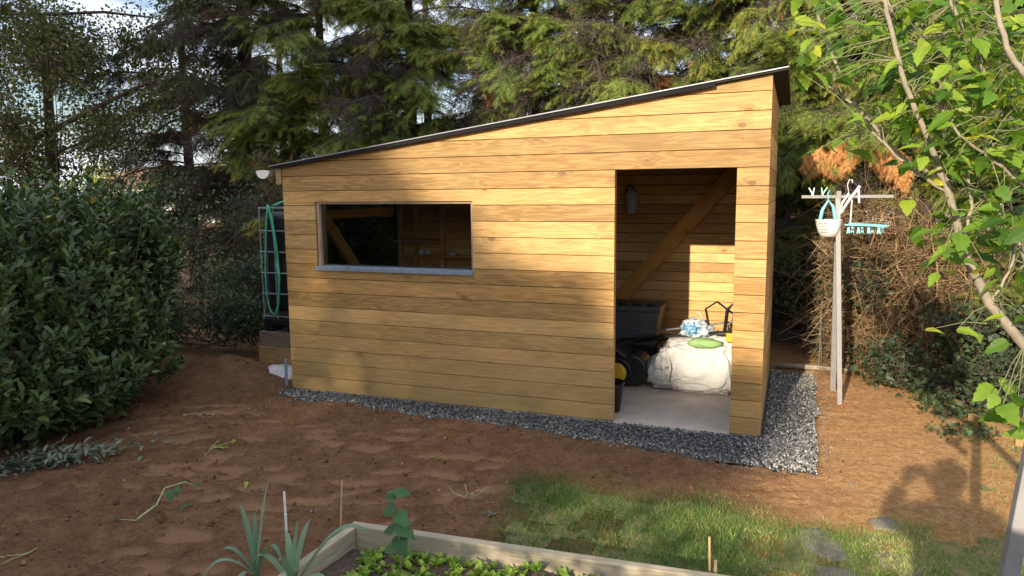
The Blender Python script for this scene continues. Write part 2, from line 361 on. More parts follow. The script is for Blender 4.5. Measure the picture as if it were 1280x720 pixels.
LAWN = np.array([(2.88, -4.4), (2.83, -2.3), (2.74, -1.9), (2.62, -1.5), (2.64, -1.24), (3.04, -1.10), (3.58, -1.13), (3.87, -1.15), (4.3, -1.16), (4.56, -1.2), (4.84, -1.18), (5.02, -.95), (5.10, -.5), (5.38, .4), (5.9, 1.0), (9, 1), (9, -4.4)])
def poly_sd(P, x, y):
    """signed distance, + inside"""
    d = np.full(x.shape, 1e9); ins = np.zeros(x.shape, bool); n = len(P)
    for i in range(n):
        ax, ay = P[i]; bx, by = P[(i + 1) % n]; ex, ey = bx - ax, by - ay
        t = np.clip(((x - ax) * ex + (y - ay) * ey) / (ex * ex + ey * ey), 0, 1)
        d = np.minimum(d, np.hypot(x - ax - t * ex, y - ay - t * ey))
        ins ^= ((ay > y) != (by > y)) & (x < (bx - ax) * (y - ay) / (by - ay + 1e-12) + ax)
    return np.where(ins, d, -d)
TAMP = []                                       # trodden or spade-smoothed patches (x, y, a, b, angle)
for cx, cy in [(1.2, -1.25), (.65, -1.7), (.67, -2.0), (1.8, -1.75), (2.46, -1.66), (1.18, -1.84), (2.16, -2.02), (1.45, -2.9), (1.4, -3.05), (1.55, -2.36), (2.37, -1.1), (.0, -1.2), (1.0, -2.3), (1.9, -1.3), (-.3, -.9), (1.5, -.95), (.5, -1.1)]:
    for k in range(3):
        TAMP.append((cx + rnd.gauss(0, .2), cy + rnd.gauss(0, .14), rnd.uniform(.08, .17), rnd.uniform(.035, .07), rnd.gauss(.35, .3)))
TAMP += [(rnd.uniform(-.4, 2.6), rnd.uniform(-3.2, -.7), rnd.uniform(.08, .18), rnd.uniform(.03, .06), rnd.gauss(.35, .3)) for _ in range(38)]
def tamp(x, y):
    s = np.zeros(x.shape)
    for cx, cy, a, b, t in TAMP:
        u = (x - cx) * math.cos(t) + (y - cy) * math.sin(t); w = -(x - cx) * math.sin(t) + (y - cy) * math.cos(t)
        e = (u / a) ** 2 + (w / b) ** 2; s = np.maximum(s, 1 - sstep(.75, 1.15, e))
    return s
def base_h(x, y):
    h = .19 * np.exp(-(((x + .95) / .5) ** 2 + ((y - .18) / .34) ** 2)) - .10 * sstep(.5, 1.2, y) * sstep(-.1, -.4, x)
    h = h + .22 * sstep(-3.9, -5.0, y) + (fbm(x, y, .8, 2, 5) - .5) * .06
    h = h + .05 * sstep(5.2, 6.5, x)
    return h
def soil_h(x, y):
    h = base_h(x, y); tm = tamp(x, y)
    lw = sstep(-.1, .1, poly_sd(LAWN, x, y)); rough = (1 - lw) * (1 - .65 * sstep(4.5, 4.8, x))
    dirx = x * math.cos(.35) + y * math.sin(.35); diry = -x * math.sin(.35) + y * math.cos(.35)
    rows = (fbm(dirx * .45, diry, 7, 3, 11) - .5) * .045
    lump = np.abs(fbm(x, y, 12, 4, 21, .7) - .5) * .085
    h = h + rough * (1 - tm) * (rows + lump) - tm * rough * .012 + lw * (fbm(x, y, 6, 2, 9) - .5) * .015
    g = gravel_mask(x, y); shed = ((x > -.02) & (x < 4.27) & (y > -.01) & (y < 2.2))
    h = h * (1 - g) - .05 * g
    return np.where(shed, -.10, h)
def hz(x, y): return float(soil_h(np.array([x]), np.array([y]))[0])
def axis(lo, hi, step, far, n):
    mid = np.arange(lo, hi + step / 2, step); e = np.geomspace(step * 2, far, n)
    return np.concatenate([(lo - e)[::-1], mid, hi + e])
gx = axis(-1.9, 6.4, .024, 160, 46); gy_ = axis(-3.55, 2.6, .024, 160, 46)
X, Y = np.meshgrid(gx, gy_, indexing='ij'); Z = soil_h(X, Y)
v = np.stack([X, Y, Z], -1).reshape(-1, 3); nx, ny = X.shape
idx = np.arange(nx * ny).reshape(nx, ny)
f = np.stack([idx[:-1, :-1], idx[1:, :-1], idx[1:, 1:], idx[:-1, 1:]], -1).reshape(-1, 4)
me = npmesh('soil', v, f, tamp(X, Y).ravel())
me.polygons.foreach_set('use_smooth', [True] * len(me.polygons))
def soilmat():
    m, t, b = newmat('garden soil'); K = t.links.new
    g = N(t, 'ShaderNodeNewGeometry'); P = g.outputs['Position']; sx = N(t, 'ShaderNodeSeparateXYZ'); K(P, sx.inputs[0])
    r = ramp(t, [(.33, (.10, .050, .024)), (.47, (.255, .135, .068)), (.64, (.44, .255, .145))])
    K(math_(t, 'ADD', math_(t, 'MULTIPLY', noise_(t, P, 5, 10, .8), .6), math_(t, 'MULTIPLY', noise_(t, P, 45, 6, .85), .4)), r.inputs[0])
    tm = N(t, 'ShaderNodeAttribute', attribute_name='tint')
    c = mixc(t, math_(t, 'MULTIPLY', tm.outputs['Fac'], .6), r.outputs[0], (.54, .31, .175))
    r2 = ramp(t, [(.3, (.42, .185, .075)), (.5, (.66, .36, .15)), (.7, (.86, .53, .29))]); K(noise_(t, P, 22, 6, .75), r2.inputs[0])  # drier orange soil on the right, its colour also brightened for sunlight
    e = math_(t, 'ADD', sx.outputs[0], math_(t, 'MULTIPLY', math_(t, 'SUBTRACT', noise_(t, P, 2.5, 3), .5), .6))
    e = math_(t, 'SMOOTHSTEP', e, 3.9, 4.9) if False else math_(t, 'DIVIDE', math_(t, 'SUBTRACT', e, 4.0), .8)
    cl = N(t, 'ShaderNodeClamp'); K(e, cl.inputs[0])
    c = mixc(t, cl.outputs[0], c, r2.outputs[0])
    K(c, b.inputs['Base Color']); b.inputs['Roughness'].default_value = .95; b.inputs['Specular IOR Level'].default_value = .15
    bp = N(t, 'ShaderNodeBump'); bp.inputs['Strength'].default_value = 1; bp.inputs['Distance'].default_value = .045
    K(math_(t, 'ADD', noise_(t, P, 35, 8, .75), math_(t, 'MULTIPLY', noise_(t, P, 170, 3, .6), .3)), bp.inputs['Height']); K(bp.outputs[0], b.inputs['Normal'])
    return m
tag(link('soil', me, soilmat()), 'raked reddish brown bare garden soil with smoothed patches and a heap by the shed', kind='structure')

# lawn sheet
def grid_sheet(name, x0, x1, y0, y1, step, hfun, keep, mat, attr=None):
    a = np.arange(x0, x1, step); b = np.arange(y0, y1, step); X, Y = np.meshgrid(a, b, indexing='ij'); Z = hfun(X, Y)
    v = np.stack([X, Y, Z], -1).reshape(-1, 3); idx = np.arange(X.size).reshape(X.shape)
    k = keep(X, Y); q = k[:-1, :-1] & k[1:, :-1] & k[1:, 1:] & k[:-1, 1:]
    f = np.stack([idx[:-1, :-1][q], idx[1:, :-1][q], idx[1:, 1:][q], idx[:-1, 1:][q]], -1)
    used = np.unique(f); rm = np.zeros(len(v), int); rm[used] = np.arange(len(used))
    me = npmesh(name, v[used], rm[f]); me.polygons.foreach_set('use_smooth', [True] * len(me.polygons)); return link(name, me, mat)
def lawn_den(x, y):
    sd = poly_sd(LAWN, x, y) + (fbm(x, y, 3, 3, 60) - .5) * .35
    d = sstep(-.12, .5, sd) * (.6 + .4 * sstep(.35, .6, fbm(x, y, 2.2, 3, 71)))
    bare = sstep(4.5, 5.0, x) * sstep(-1.5, -.9, y)          # thin, dry corner by the clothes post
    return d * (1 - .45 * bare)
def thatch():
    m, t, b = newmat('lawn thatch'); K = t.links.new; g = N(t, 'ShaderNodeNewGeometry'); P = g.outputs['Position']
    r = ramp(t, [(.3, (.08, .10, .035)), (.5, (.17, .16, .06)), (.7, (.32, .22, .11))]); K(noise_(t, P, 9, 8, .75), r.inputs[0]); K(r.outputs[0], b.inputs['Base Color'])
    b.inputs['Roughness'].default_value = .95; return m
tag(grid_sheet('lawn', 2.6, 6.6, -4.4, 1.4, .04, lambda x, y: soil_h(x, y) + .006, lambda x, y: (lawn_den(x, y) > .56 + .4 * (fbm(x, y, 9, 2, 3) - .5)) & (soil_h(x, y) > -.05), thatch()), 'patchy green lawn thinning to bare earth on the right', kind='structure')
tag(grid_sheet('gravel_bed', -.06, 4.8, -.8, 2.28, .03, lambda x, y: -.022 + (fbm(x, y, 5, 3, 31) - .5) * .02, lambda x, y: (gravel_mask(x, y) > .3), plain('gravel base', (.10, .10, .10), .9, 0, .5, 40, .9)), 'dark grey gravel surround beneath the shed walls', kind='structure')

# gravel chips
n = 24000; px = rng.uniform(-.05, 4.75, n); py = rng.uniform(-.75, 2.2, n)
ok = (gravel_mask(px, py) > .5) & ~((px > -.02) & (px < 4.27) & (py > -.02)); px, py = px[ok], py[ok]
ex = rng.uniform(0, 4.6, 4200); ey = rng.uniform(-.7, 0, 4200); ok = (gravel_mask(ex, ey) > .5); px = np.concatenate([px, ex[ok]]); py = np.concatenate([py, ey[ok]])
ex = rng.uniform(4.27, 4.75, 2600); ey = rng.uniform(-.5, 2.2, 2600); ok = (gravel_mask(ex, ey) > .5); px = np.concatenate([px, ex[ok]]); py = np.concatenate([py, ey[ok]])
parts = []; n = len(px); sel = rng.integers(0, 5, n); print('gravel', n)
for k in range(5):
    q = sel == k; m_ = q.sum(); tv, tf = t_rock(k)
    edge = 0.5 * sstep(.25, .0, np.abs(py[q] + .24 + .085 * px[q])) + .4 * (px[q] > 4.15)   # paler chips along the front edge and at the right end
    parts.append(scatter(tv, tf, np.stack([px[q], py[q], -.014 + rng.uniform(0, .016, m_)], -1), rvec(m_), rvec(m_), rng.uniform(.010, .030, m_), np.clip(rng.beta(1.5, 2.6, m_) + edge * rng.random(m_), 0, 1)))
ex = rng.uniform(.1, 4.85, 420); off = np.abs(rng.normal(0, .06, 420)); ey = -.24 - .085 * ex - .05 - off; side = rng.random(420) < .3; ey = np.where(side, rng.uniform(-.6, 1.9, 420), ey); ex = np.where(side, 4.66 + off, ex)
parts.append(scatter(*t_rock(6), np.stack([ex, ey, soil_h(ex, ey) + .003], -1), rvec(420), rvec(420), rng.uniform(.008, .022, 420), rng.beta(2, 2, 420)))
v, f, t = join(parts); tag(link('gravel', npmesh('gravel', v, f, t), M['pebble']), 'loose grey gravel chips, dark near the boards and paler outside', kind='stuff')

# soil clods and crumbs, straw bits
n = 30000; px = rng.uniform(-1.4, 5.0, n); py = rng.uniform(-3.4, .3, n); g = gravel_mask(px, py) < .1
ok = g & (lawn_den(px, py) < .35) & (rng.random(n) > .85 * tamp(px, py)) & (rng.random(n) > .7 * sstep(4.3, 4.8, px)); px, py = px[ok], py[ok]
n = len(px); sz = .005 + rng.pareto(2.6, n) * .005; sz = np.minimum(sz, .045); sel = rng.integers(0, 5, n); parts = []; hh = soil_h(px, py)
for k in range(5):
    q = sel == k; m_ = q.sum(); tv, tf = t_rock(10 + k, 0)
    parts.append(scatter(tv, tf, np.stack([px[q], py[q], hh[q] + sz[q] * .15], -1), rvec(m_), rvec(m_), sz[q], rng.beta(1.4, 2.6, m_)))
v, f, t = join(parts); tag(link('soil_crumbs', npmesh('soil_crumbs', v, f, t), M['clod']), 'crumbs and clods of dug brown soil lying on the bare ground', kind='stuff')
n = 2800; px = rng.uniform(-.8, 5.3, n); py = rng.uniform(-3.3, .9, n); px[1300:] = rng.uniform(4.5, 6.0, 1500); py[1300:] = rng.uniform(-1.3, 1.9, 1500); ok = (gravel_mask(px, py) < .1); px, py = px[ok], py[ok]; n = len(px); hh = soil_h(px, py) + .006
d = rvec(n); d[:, 2] *= .15; l = rng.uniform(.02, .09, n); p0 = np.stack([px, py, hh], -1); bend = rvec(n) * .25; bend[:, 2] = np.abs(bend[:, 2]) * .4
paths = np.stack([p0, p0 + (d + bend) * l[:, None] * .5, p0 + d * l[:, None]], 1)
v, f, t = twig_tubes(paths, rng.uniform(.0008, .0018, n), rng.random(n)); tag(link('straw_litter', npmesh('straw_litter', v, f, t), M['straw']), 'dry root and straw bits scattered over the soil', kind='stuff')

n = 260; px = rng.uniform(-1.0, 3.0, n); py = rng.uniform(-3.3, -.4, n); px[200:] = rng.uniform(2.6, 4.4, 60); py[200:] = -.75 + rng.normal(0, .18, 60) - .06 * px[200:]; ok = (gravel_mask(px, py) < .1) & (lawn_den(px, py) < .2) & (tamp(px, py) < .3); px, py = px[ok], py[ok]; n = len(px)
tv, tf = t_rock(44); sz = .015 + rng.pareto(3, n) * .012; sz = np.minimum(sz, .05); v, f, t = scatter(tv, tf, np.stack([px, py, soil_h(px, py) + sz * .1], -1), rvec(n), rvec(n), sz, rng.random(n) * .4 + .1); tag(link('soil_clods', npmesh('soil_clods', v, f, t), M['clod']), 'larger clods of dug soil on the bare ground', kind='stuff')
# grass blades
n = 170000; px = rng.uniform(2.5, 6.4, n); py = rng.uniform(-3.4, 1.2, n); px[:90000] = rng.uniform(2.7, 5.2, 90000); py[:90000] = rng.uniform(-3.0, -1.0, 90000)
den = lawn_den(px, py); ok = rng.random(n) < den ** 1.2; px, py, den = px[ok], py[ok], den[ok]; n = len(px); print('grass', n)
hh = soil_h(px, py); up = rvec(n) * .8 + np.array([0, 0, 1.0]); dry = sstep(3.6, 5.0, px) * .3 - .08 + (fbm(px, py, 3, 3, 90) - .5) * .8
tv, tf = t_blade()
v, f, t = scatter(tv, tf, np.stack([px, py, hh], -1), up, rvec(n), rng.uniform(.012, .044, n) * (.6 + .5 * den), np.clip(rng.beta(2, 3.2, n) + dry, 0, 1), sx=rng.uniform(.8, 1.6, n))
tag(link('grass', npmesh('grass', v, f, t), M['grass']), 'short patchy lawn grass, green on the left and straw coloured on the right', kind='stuff')

# ------------------------------------------------------------------ shed
C_ = 2.0 / 15; LX, DY = 4.249, 2.128
shed = empty('garden_shed', (2.1, 0, 0), 'natural timber clad garden shed with mono pitch roof and open doorway', 'shed')
ztop = lambda x: 2.085 + .1318 * x
def clip_poly(poly, f_in):
    out_ = []
    for i in range(len(poly)):
        a, b = poly[i], poly[(i + 1) % len(poly)]; fa, fb = f_in(a), f_in(b)
        if fa >= 0: out_.append(a)
        if (fa >= 0) != (fb >= 0):
            t = fa / (fa - fb); out_.append((a[0] + (b[0] - a[0]) * t, a[1] + (b[1] - a[1]) * t))
    return out_
def slat(poly, yface, thick, name, mat, parent, ax='y'):
    """board of outline poly, front face in the plane yface, with a bevelled outline"""
    me = MB().prism(poly, ax, yface, yface + thick).mesh(name); o = link(name, me, mat, parent)
    md = o.modifiers.new('b', 'BEVEL'); md.width = .002; md.segments = 1; md.limit_method = 'ANGLE'; return o
WX0, WX1, WZ0, WZ1 = .345, 1.913, 1.172, 1.765; DX0, DX1, DZ = 3.122, 4.025, 2.0
for i in range(21):
    z0 = i * C_ + .0015; z1 = (i + 1) * C_ - .003
    spans = [(0.0, LX)]
    if i < 15: spans = [(0.0, DX0), (DX1, LX)]
    for a, b in spans:
        polys = [[(a, z0), (b, z0), (b, z1), (a, z1)]]
        if a == 0 and i < 15:
            if WZ0 < z0 and z1 < WZ1: polys = [[(a, z0), (WX0, z0), (WX0, z1), (a, z1)], [(WX1, z0), (b, z0), (b, z1), (WX1, z1)]]
            elif z0 < WZ0 < z1: polys = [[(a, z0), (b, z0), (b, z1), (WX1, z1), (WX1, WZ0), (WX0, WZ0), (WX0, z1), (a, z1)]]
            elif z0 < WZ1 < z1: polys = [[(a, z0), (WX0, z0), (WX0, WZ1), (WX1, WZ1), (WX1, z0), (b, z0), (b, z1), (a, z1)]]
        for p in polys:
            if z1 > ztop(a): p = clip_poly(p, lambda q: ztop(q[0]) - q[1])
            if len(p) < 3 or max(q[1] for q in p) - min(q[1] for q in p) < .01: continue
            slat(p, rnd.uniform(-.0012, .0012), .02, 'board', M['clad'], shed)
# side boards right and left, back boards (narrow, seen from inside)
for i in range(20):
    z0 = i * C_ + .0015; z1 = min((i + 1) * C_ - .0035, ztop(LX) - .005)
    slat([(.024, z0), (DY, z0), (DY, z1), (.024, z1)], LX - .022 + rnd.uniform(-.001, .001), .02, 'board', M['clad_side'], shed, 'x')
    z1 = min((i + 1) * C_ - .0035, ztop(0) - .005)
    if i < 16 and z1 > z0: slat([(.024, z0), (DY, z0), (DY, z1), (.024, z1)], .001, .02, 'board', M['clad_side'], shed, 'x')
nb = 0; h = .1
while nb * h < 2.66:
    z0 = nb * h; z1 = z0 + h - .005
    p = clip_poly([(.027, z0), (LX - .029, z0), (LX - .029, z1), (.027, z1)], lambda q: ztop(q[0]) - .01 - q[1])
    if len(p) > 2: slat(p, DY - .045, .02, 'board', M['clad_in'], shed)
    nb += 1
def beam(a, b, w, t, name='beam', mat=None, parent=None, roll=0, bev=.003):
    """timber along local X from a to b; w across, t deep"""
    a, b = Vector(a), Vector(b); d = b - a; me = MB().box((0, -t / 2, -w / 2), (d.length, t / 2, w / 2)).mesh(name)
    o = link(name, me, mat or M['beam']); q = d.to_track_quat('X', 'Z'); o.rotation_mode = 'QUATERNION'; o.rotation_quaternion = q; o.location = a
    if parent is not None:
        o.parent = parent; o.matrix_parent_inverse = Matrix.Translation(-Vector(parent.location))
    md = o.modifiers.new('b', 'BEVEL'); md.width = bev; md.segments = 2; return o
backing = MB()  # added black sheets that stop daylight leaking through the board gaps
backing.prism([(WX1, .01), (DX0 - .001, .01), (DX0 - .001, ztop(DX0)- .03), (WX1, ztop(WX1) - .03)], 'y', .0205, .0222); backing.prism([(.022, .01), (WX0, .01), (WX0, ztop(WX0) - .03), (.022, ztop(.022) - .03)], 'y', .0205, .0222)
backing.prism([(WX0 + .0005, .01), (WX1 - .0005, .01), (WX1 - .0005, WZ0 - .002), (WX0 + .0005, WZ0 - .002)], 'y', .0205, .0222); backing.prism([(WX0 + .0005, WZ1), (WX1 - .0005, WZ1), (WX1 - .0005, ztop(WX1) - .03), (WX0 + .0005, ztop(WX0) - .03)], 'y', .0205, .0222)
backing.prism([(DX1 + .001, .01), (LX - .023, .01), (LX - .023, ztop(LX) - .04), (DX1 + .001, ztop(DX1) - .03)], 'y', .0205, .0222); backing.prism([(DX0 - .0005, DZ + .003), (DX1 + .0005, DZ + .003), (DX1 + .0005, ztop(DX1) - .03), (DX0 - .0005, ztop(DX0) - .03)], 'y', .0205, .0222)
backing.prism([(.0235, 0), (LX - .0245, 0), (LX - .0245, ztop(LX) - .02), (.0235, ztop(0) - .01)], 'y', DY - .0245, DY - .022)
backing.prism([(.03, 0), (DY - .05, 0), (DY - .05, ztop(LX) - .03), (.03, ztop(LX) - .03)], 'x', LX - .026, LX - .0235); backing.prism([(.03, 0), (DY - .05, 0), (DY - .05, 2.05), (.03, 2.05)], 'x', .0225, .0245)
backing.build('added_gap_backing', M['felt'], shed)
nl_ = MB()
for i in range(20):
    for x_ in (.06, .27, .62, 1.2, 2.0, 2.35, DX0 - .034, DX1 + .034, LX - .03):
        z_ = (i + .5) * C_ + rnd.uniform(-.012, .012)
        if z_ + .07 > ztop(x_) or (WX0 < x_ < WX1 and WZ0 - .02 < z_ < WZ1 + .02) or (DX0 - .02 < x_ < DX1 + .02 and z_ < DZ): continue
        nl_.tube([(x_, -.0022, z_), (x_, .004, z_)], .0032, 6)
nl_.build('nail_heads', M['metal_dark'], shed)['kind'] = 'stuff'
# frame: braces, rails, posts, rafters
beam((2.60, DY - .10, .57), (3.98, DY - .10, 2.15), .15, .045, 'brace', parent=shed)
beam((.05, .40, 1.75), (.05, 1.20, .94), .12, .045, 'brace', parent=shed)
beam((.047, .2, 1.63), (.047, 1.9, 1.63), .09, .045, 'rail', parent=shed)
for x_ in (.06, .27, .62, 1.2, 2.0, 2.35, LX - .06):
    MB().box((x_ - .022, DY - .118, 0), (x_ + .022, DY - .048, ztop(x_) - .02)).build('post', M['beam_z'], shed, bevel=.003)
for x_, zz in ((WX0 - .045, 1), (WX1 + .045, 1), (DX0 - .034, 0), (DX1 + .034, 0), (LX - .06, 0), (.06, 0)):
    MB().box((x_ - .028, .0225, 0), (x_ + .028, .09, ztop(x_) - .02)).build('post', M['beam_z'], shed, bevel=.003)
MB().box((DX0 - .03, .0225, DZ + .004), (DX1 + .03, .09, DZ + .11)).build('lintel', M['beam'], shed)
for y_ in (.45, .95, 1.45):
    me = MB().prism([(.03, ztop(.03) - .125), (LX - .03, ztop(LX) - .125), (LX - .03, ztop(LX) - .005), (.03, ztop(.03) - .005)], 'y', y_, y_ + .045); me.build('rafter', M['beam'], shed)
MB().box((.52, 1.86, 1.105), (1.18, DY - .12, 1.125)).build('shelf', M['beam'], shed)
MB().box((-.0 + .09, 1.8, 1.28), (.60, DY - .12, 1.295)).build('shelf', M['jamb'], shed)
# dark roof deck, thin grey sheet, verge trim, eave box
pl = lambda x, dz: ztop(x) + dz
MB().prism([(-.09, pl(-.09, .003)), (LX + .10, pl(LX + .1, .003)), (LX + .10, pl(LX + .1, .016)), (-.09, pl(-.09, .016))], 'y', -.045, DY + .1).build('roof_deck', M['eave'], shed)
MB().prism([(-.10, pl(-.1, .018)), (LX + .105, pl(LX + .105, .018)), (LX + .105, pl(LX + .105, .026)), (-.10, pl(-.1, .026))], 'y', -.058, DY + .11).build('roof_sheet', M['roof'], shed)
MB().prism([(-.06, pl(-.06, -.010)), (3.86, pl(3.86, -.018)), (3.86, pl(3.86, .012)), (-.06, pl(-.06, .012))], 'y', -.056, -.0465).build('verge_trim', M['felt'], shed)
MB().box((-.06, -.012, 1.93), (-.004, .05, 2.07)).build('fascia_end', M['tan_beam'], shed)
# window: pale jamb, sill, glass
win = link('window_frame', MB().box((WX0 + .001, .0228, WZ0), (WX0 + .03, .13, WZ1)).box((WX1 - .022, .0228, WZ0), (WX1 - .001, .1, WZ1)).box((WX0 + .03, .0228, WZ1 - .02), (WX1 - .022, .1, WZ1 - .001)).mesh('window_frame'), M['jamb'], shed)
link('window_pane', MB().box((WX0 + .031, .055, WZ0 + .022), (WX1 - .0235, .059, WZ1 - .021)).mesh('pane'), M['glass'], win)
MB().prism([(-.018, WZ0 - .030), (-.004, WZ0 - .030), (-.004, WZ0 - .002), (.12, WZ0 + .012), (.12, WZ0 + .02), (-.018, WZ0 + .006)], 'x', WX0 - .012, WX1 + .004).build('window_sill', M['lead'], win, bevel=.002)
# concrete floor
MB().box((.024, .026, -.09), (LX - .024, DY - .05, -.002)).box((DX0 + .002, .0, -.09), (DX1 - .002, .0255, -.002)).build('floor_slab', M['concrete'], shed)

# gutter: half-round channel running back along the low eave
gut = empty('rain_gutter', (-.17, 0, 2.0), 'white half round rain gutter along the low eave of the shed', 'gutter')
ring = [(-.165 + .074 * math.cos(a), 2.055 + .074 * math.sin(a)) for a in np.linspace(math.pi, 2 * math.pi, 13)]
ring2 = [(-.165 + .070 * math.cos(a), 2.055 + .070 * math.sin(a)) for a in np.linspace(2 * math.pi, math.pi, 13)]
MB().prism(ring + ring2, 'y', -.05, DY + .1).build('channel', M['grey_gutter'], gut, smooth=False)
MB().prism(ring + [(-.165, 2.06)], 'y', -.066, -.051).build('end_cap', M['white_pvc'], gut)
for y_ in (.1, 1.0, 1.9): MB().box((-.10, y_, 1.985), (-.062, y_ + .03, 2.06)).build('bracket', M['white_pvc'], gut)

# ------------------------------------------------------------------ water tank left of the shed
tk = empty('water_tank', (-.6, .6, .45), 'black plastic water tank in a galvanised cage on timber sleepers', 'water tank')
bm = bmesh.new(); bmesh.ops.create_cube(bm, size=1)
for v_ in bm.verts: v_.co = Vector((-.43 + v_.co.x * .70, 1.02 + v_.co.y * .78, 1.13 + v_.co.z * 1.06))
me = bpy.data.meshes.new('tank'); bm.to_mesh(me); bm.free(); o = link('tank_body', me, M['black_plastic'], tk); md = o.modifiers.new('b', 'BEVEL'); md.width = .07; md.segments = 4
for x_ in np.linspace(-.79, -.09, 5): MB().tube([(x_, .605, .53), (x_, .605, 1.70)], .009, 6).build('bar', M['galv'], tk)
for z_ in (.56, .80, 1.02, 1.24, 1.46, 1.695): MB().tube([(-.80, .6, z_), (-.08, .6, z_)], .009, 6).build('bar', M['galv'], tk); MB().tube([(-.80, .6, z_), (-.80, 1.44, z_)], .009, 6).build('bar', M['galv'], tk)
MB().tube([(-.5, 1.0, 1.64), (-.5, 1.0, 1.72)], .11, 16).build('lid', M['black_plastic'], tk)
MB().box((-.79, .585, .47), (-.1, 1.44, .535)).build('pallet', M['black_plastic'], tk, bevel=.01)
for x_ in (-.79, -.5, -.2): MB().box((x_, .60, .40), (x_ + .1, 1.44, .4695)).build('pallet_foot', M['black_plastic'], tk)
tag(MB().box((-.84, .56, .245), (-.08, .76, .398)).build('timber_sleeper', M['grey_beam'], bevel=.008), 'grey brown timber sleeper directly under the black water tank', 'timber', 'sleepers carrying the water tank')
tag(MB().box((-.85, .55, .0), (-.08, .75, .243)).build('timber_sleeper', M['tan_beam'], bevel=.008), 'tan timber sleeper, the lower one in the stack under the water tank', 'timber', 'sleepers carrying the water tank')
bm = bmesh.new(); bmesh.ops.create_icosphere(bm, subdivisions=4, radius=1)
for v_ in bm.verts:
    c = v_.co.copy(); k = 1 + .22 * mnoise.noise(c * 2.2) + .08 * mnoise.noise(c * 7); v_.co = Vector((-.40 + c.x * .36 * k, .36 + c.y * .2 * k, -.02 + c.z * .12 * k))
me = bpy.data.meshes.new('sack'); bm.to_mesh(me); bm.free(); tag(link('rubble_sack', me, M['rubble'], smooth=True), 'crumpled white sack lying at the foot of the sleeper stack', 'sack')
tag(MB().tube([(-.06, -.01, .02), (-.055, -.01, .28)], .014, 8).build('drain_pipe', M['lead']), 'short blue grey pipe standing against the left corner of the shed', 'pipe')
# hose: two long loops hung over the cage
def loop(cx, w, zt, zb, y, n=26, ph=0):
    pts = []
    for k in range(n):
        a = 2 * math.pi * k / n + ph; z = (zt + zb) / 2 + (zt - zb) / 2 * math.sin(a); ww = w * (.28 + .72 * (zt - z) / (zt - zb)) if math.sin(a) > -.9 else w
        pts.append((cx + ww * math.cos(a), y, z))
    return pts + [pts[0]]
hb = MB(); hb.tube(loop(-.64, .115, 1.73, .585, .57), .009, 8)
hb.tube([(-.66, .575, 1.73), (-.60, .57, 1.6), (-.56, .572, 1.3), (-.545, .575, 1.0), (-.57, .575, .72), (-.62, .575, .62)], .009, 8)
hb.tube([(-.58, .57, 1.72), (-.5, .62, 1.76), (-.40, .8, 1.74), (-.25, 1.0, 1.72)], .011, 8)
tag(hb.build('garden_hose', M['hose'], smooth=True), 'green garden hose hung in long loops over the tank cage', 'hose')

# ------------------------------------------------------------------ inside the shed
bg_ = empty('builders_bag', (3.6, 1.2, 0), 'large white woven bulk bag lying on the concrete just inside the doorway', 'bag')
bm = bmesh.new(); bmesh.ops.create_icosphere(bm, subdivisions=6, radius=1)
for v_ in bm.verts:
    c = v_.co.copy(); p = Vector([abs(q) ** .62 * (1 if q > 0 else -1) for q in c])
    rd = lambda a: (1 - abs(mnoise.noise(a))) ** 4
    k = .93 + .16 * mnoise.noise(c * 1.6 + Vector((5, 0, 0))) + .09 * rd(c * 2.1 + Vector((3, 1, 2))) + .05 * rd(Vector((c.x * 5, c.y * 5, c.z * 2.5)))+ .04 * rd(c * 9)
    x_ = p.x * .43 * k; y_ = p.y * .33 * k; z_ = p.z * .24 * k
    x_ *= 1.0 + .14 * (-p.z); z_ += .05 * p.x * (p.z > 0)
    v_.co = Vector((3.66 + x_, 1.28 + y_, max(.003, .24 + z_ * 1.08)))
me = bpy.data.meshes.new('bag'); bm.to_mesh(me); bm.free(); link('bag_body', me, M['bag'], bg_, True)
for sx_ in (3.38, 3.95): MB().tube([(sx_, 1.05, .42), (sx_ + .02, .97, .36), (sx_ + .05, .93, .24), (sx_ + .03, .93, .12)], [.016, .014, .012, .01], 6).build('handle', M['bag'], bg_, True)
def blob(name, c, r, mat, parent=None, seed=0, amp=.3, sub=3, freq=2.2):
    bm = bmesh.new(); bmesh.ops.create_icosphere(bm, subdivisions=sub, radius=1)
    for v_ in bm.verts:
        q = v_.co.copy(); k = 1 + amp * mnoise.noise(q * freq + Vector((seed, 2, 3))) + amp * .5 * mnoise.noise(q * freq * 3 + Vector((seed, 5, 1)))
        v_.co = Vector((c[0] + q.x * r[0] * k, c[1] + q.y * r[1] * k, c[2] + q.z * r[2] * k))
    me = bpy.data.meshes.new(name); bm.to_mesh(me); bm.free(); return link(name, me, mat, parent, True)
pb = empty('plastic_bag', (3.62, 1.2, .5), 'crumpled clear and blue plastic bag on top of the white bulk bag', 'bag')
blob('film', (3.62, 1.2, .57), (.14, .09, .09), M['bag_clear'], pb, 1, .45, 4, 2.2); blob('print', (3.60, 1.165, .575), (.085, .072, .06), M['bag_blue'], pb, 4, .5, 4, 4)
MB().tube([(3.60, 1.15, .66), (3.64, 1.14, .74), (3.70, 1.15, .65)], .006, 6).build('handle', M['bag_clear'], pb, True)
tag(blob('cloth_bundle', (3.72, 1.02, .475), (.15, .07, .045), M['green_cloth'], None, 9, .3, 3, 3), 'folded light green cloth lying on the white bulk bag', 'cloth')
br = empty('garden_tool', (3.3, 1.3, .5), 'long dark handled garden tool lying across the bulk bag', 'tool')
MB().tube([(2.85, 1.5, .36), (3.98, 1.02, .60)], .012, 8).build('handle', M['metal_dark'], br); MB().tube([(2.95, 1.55, .34), (3.9, 1.12, .54)], .010, 8).build('second_handle', M['metal_dark'], br)
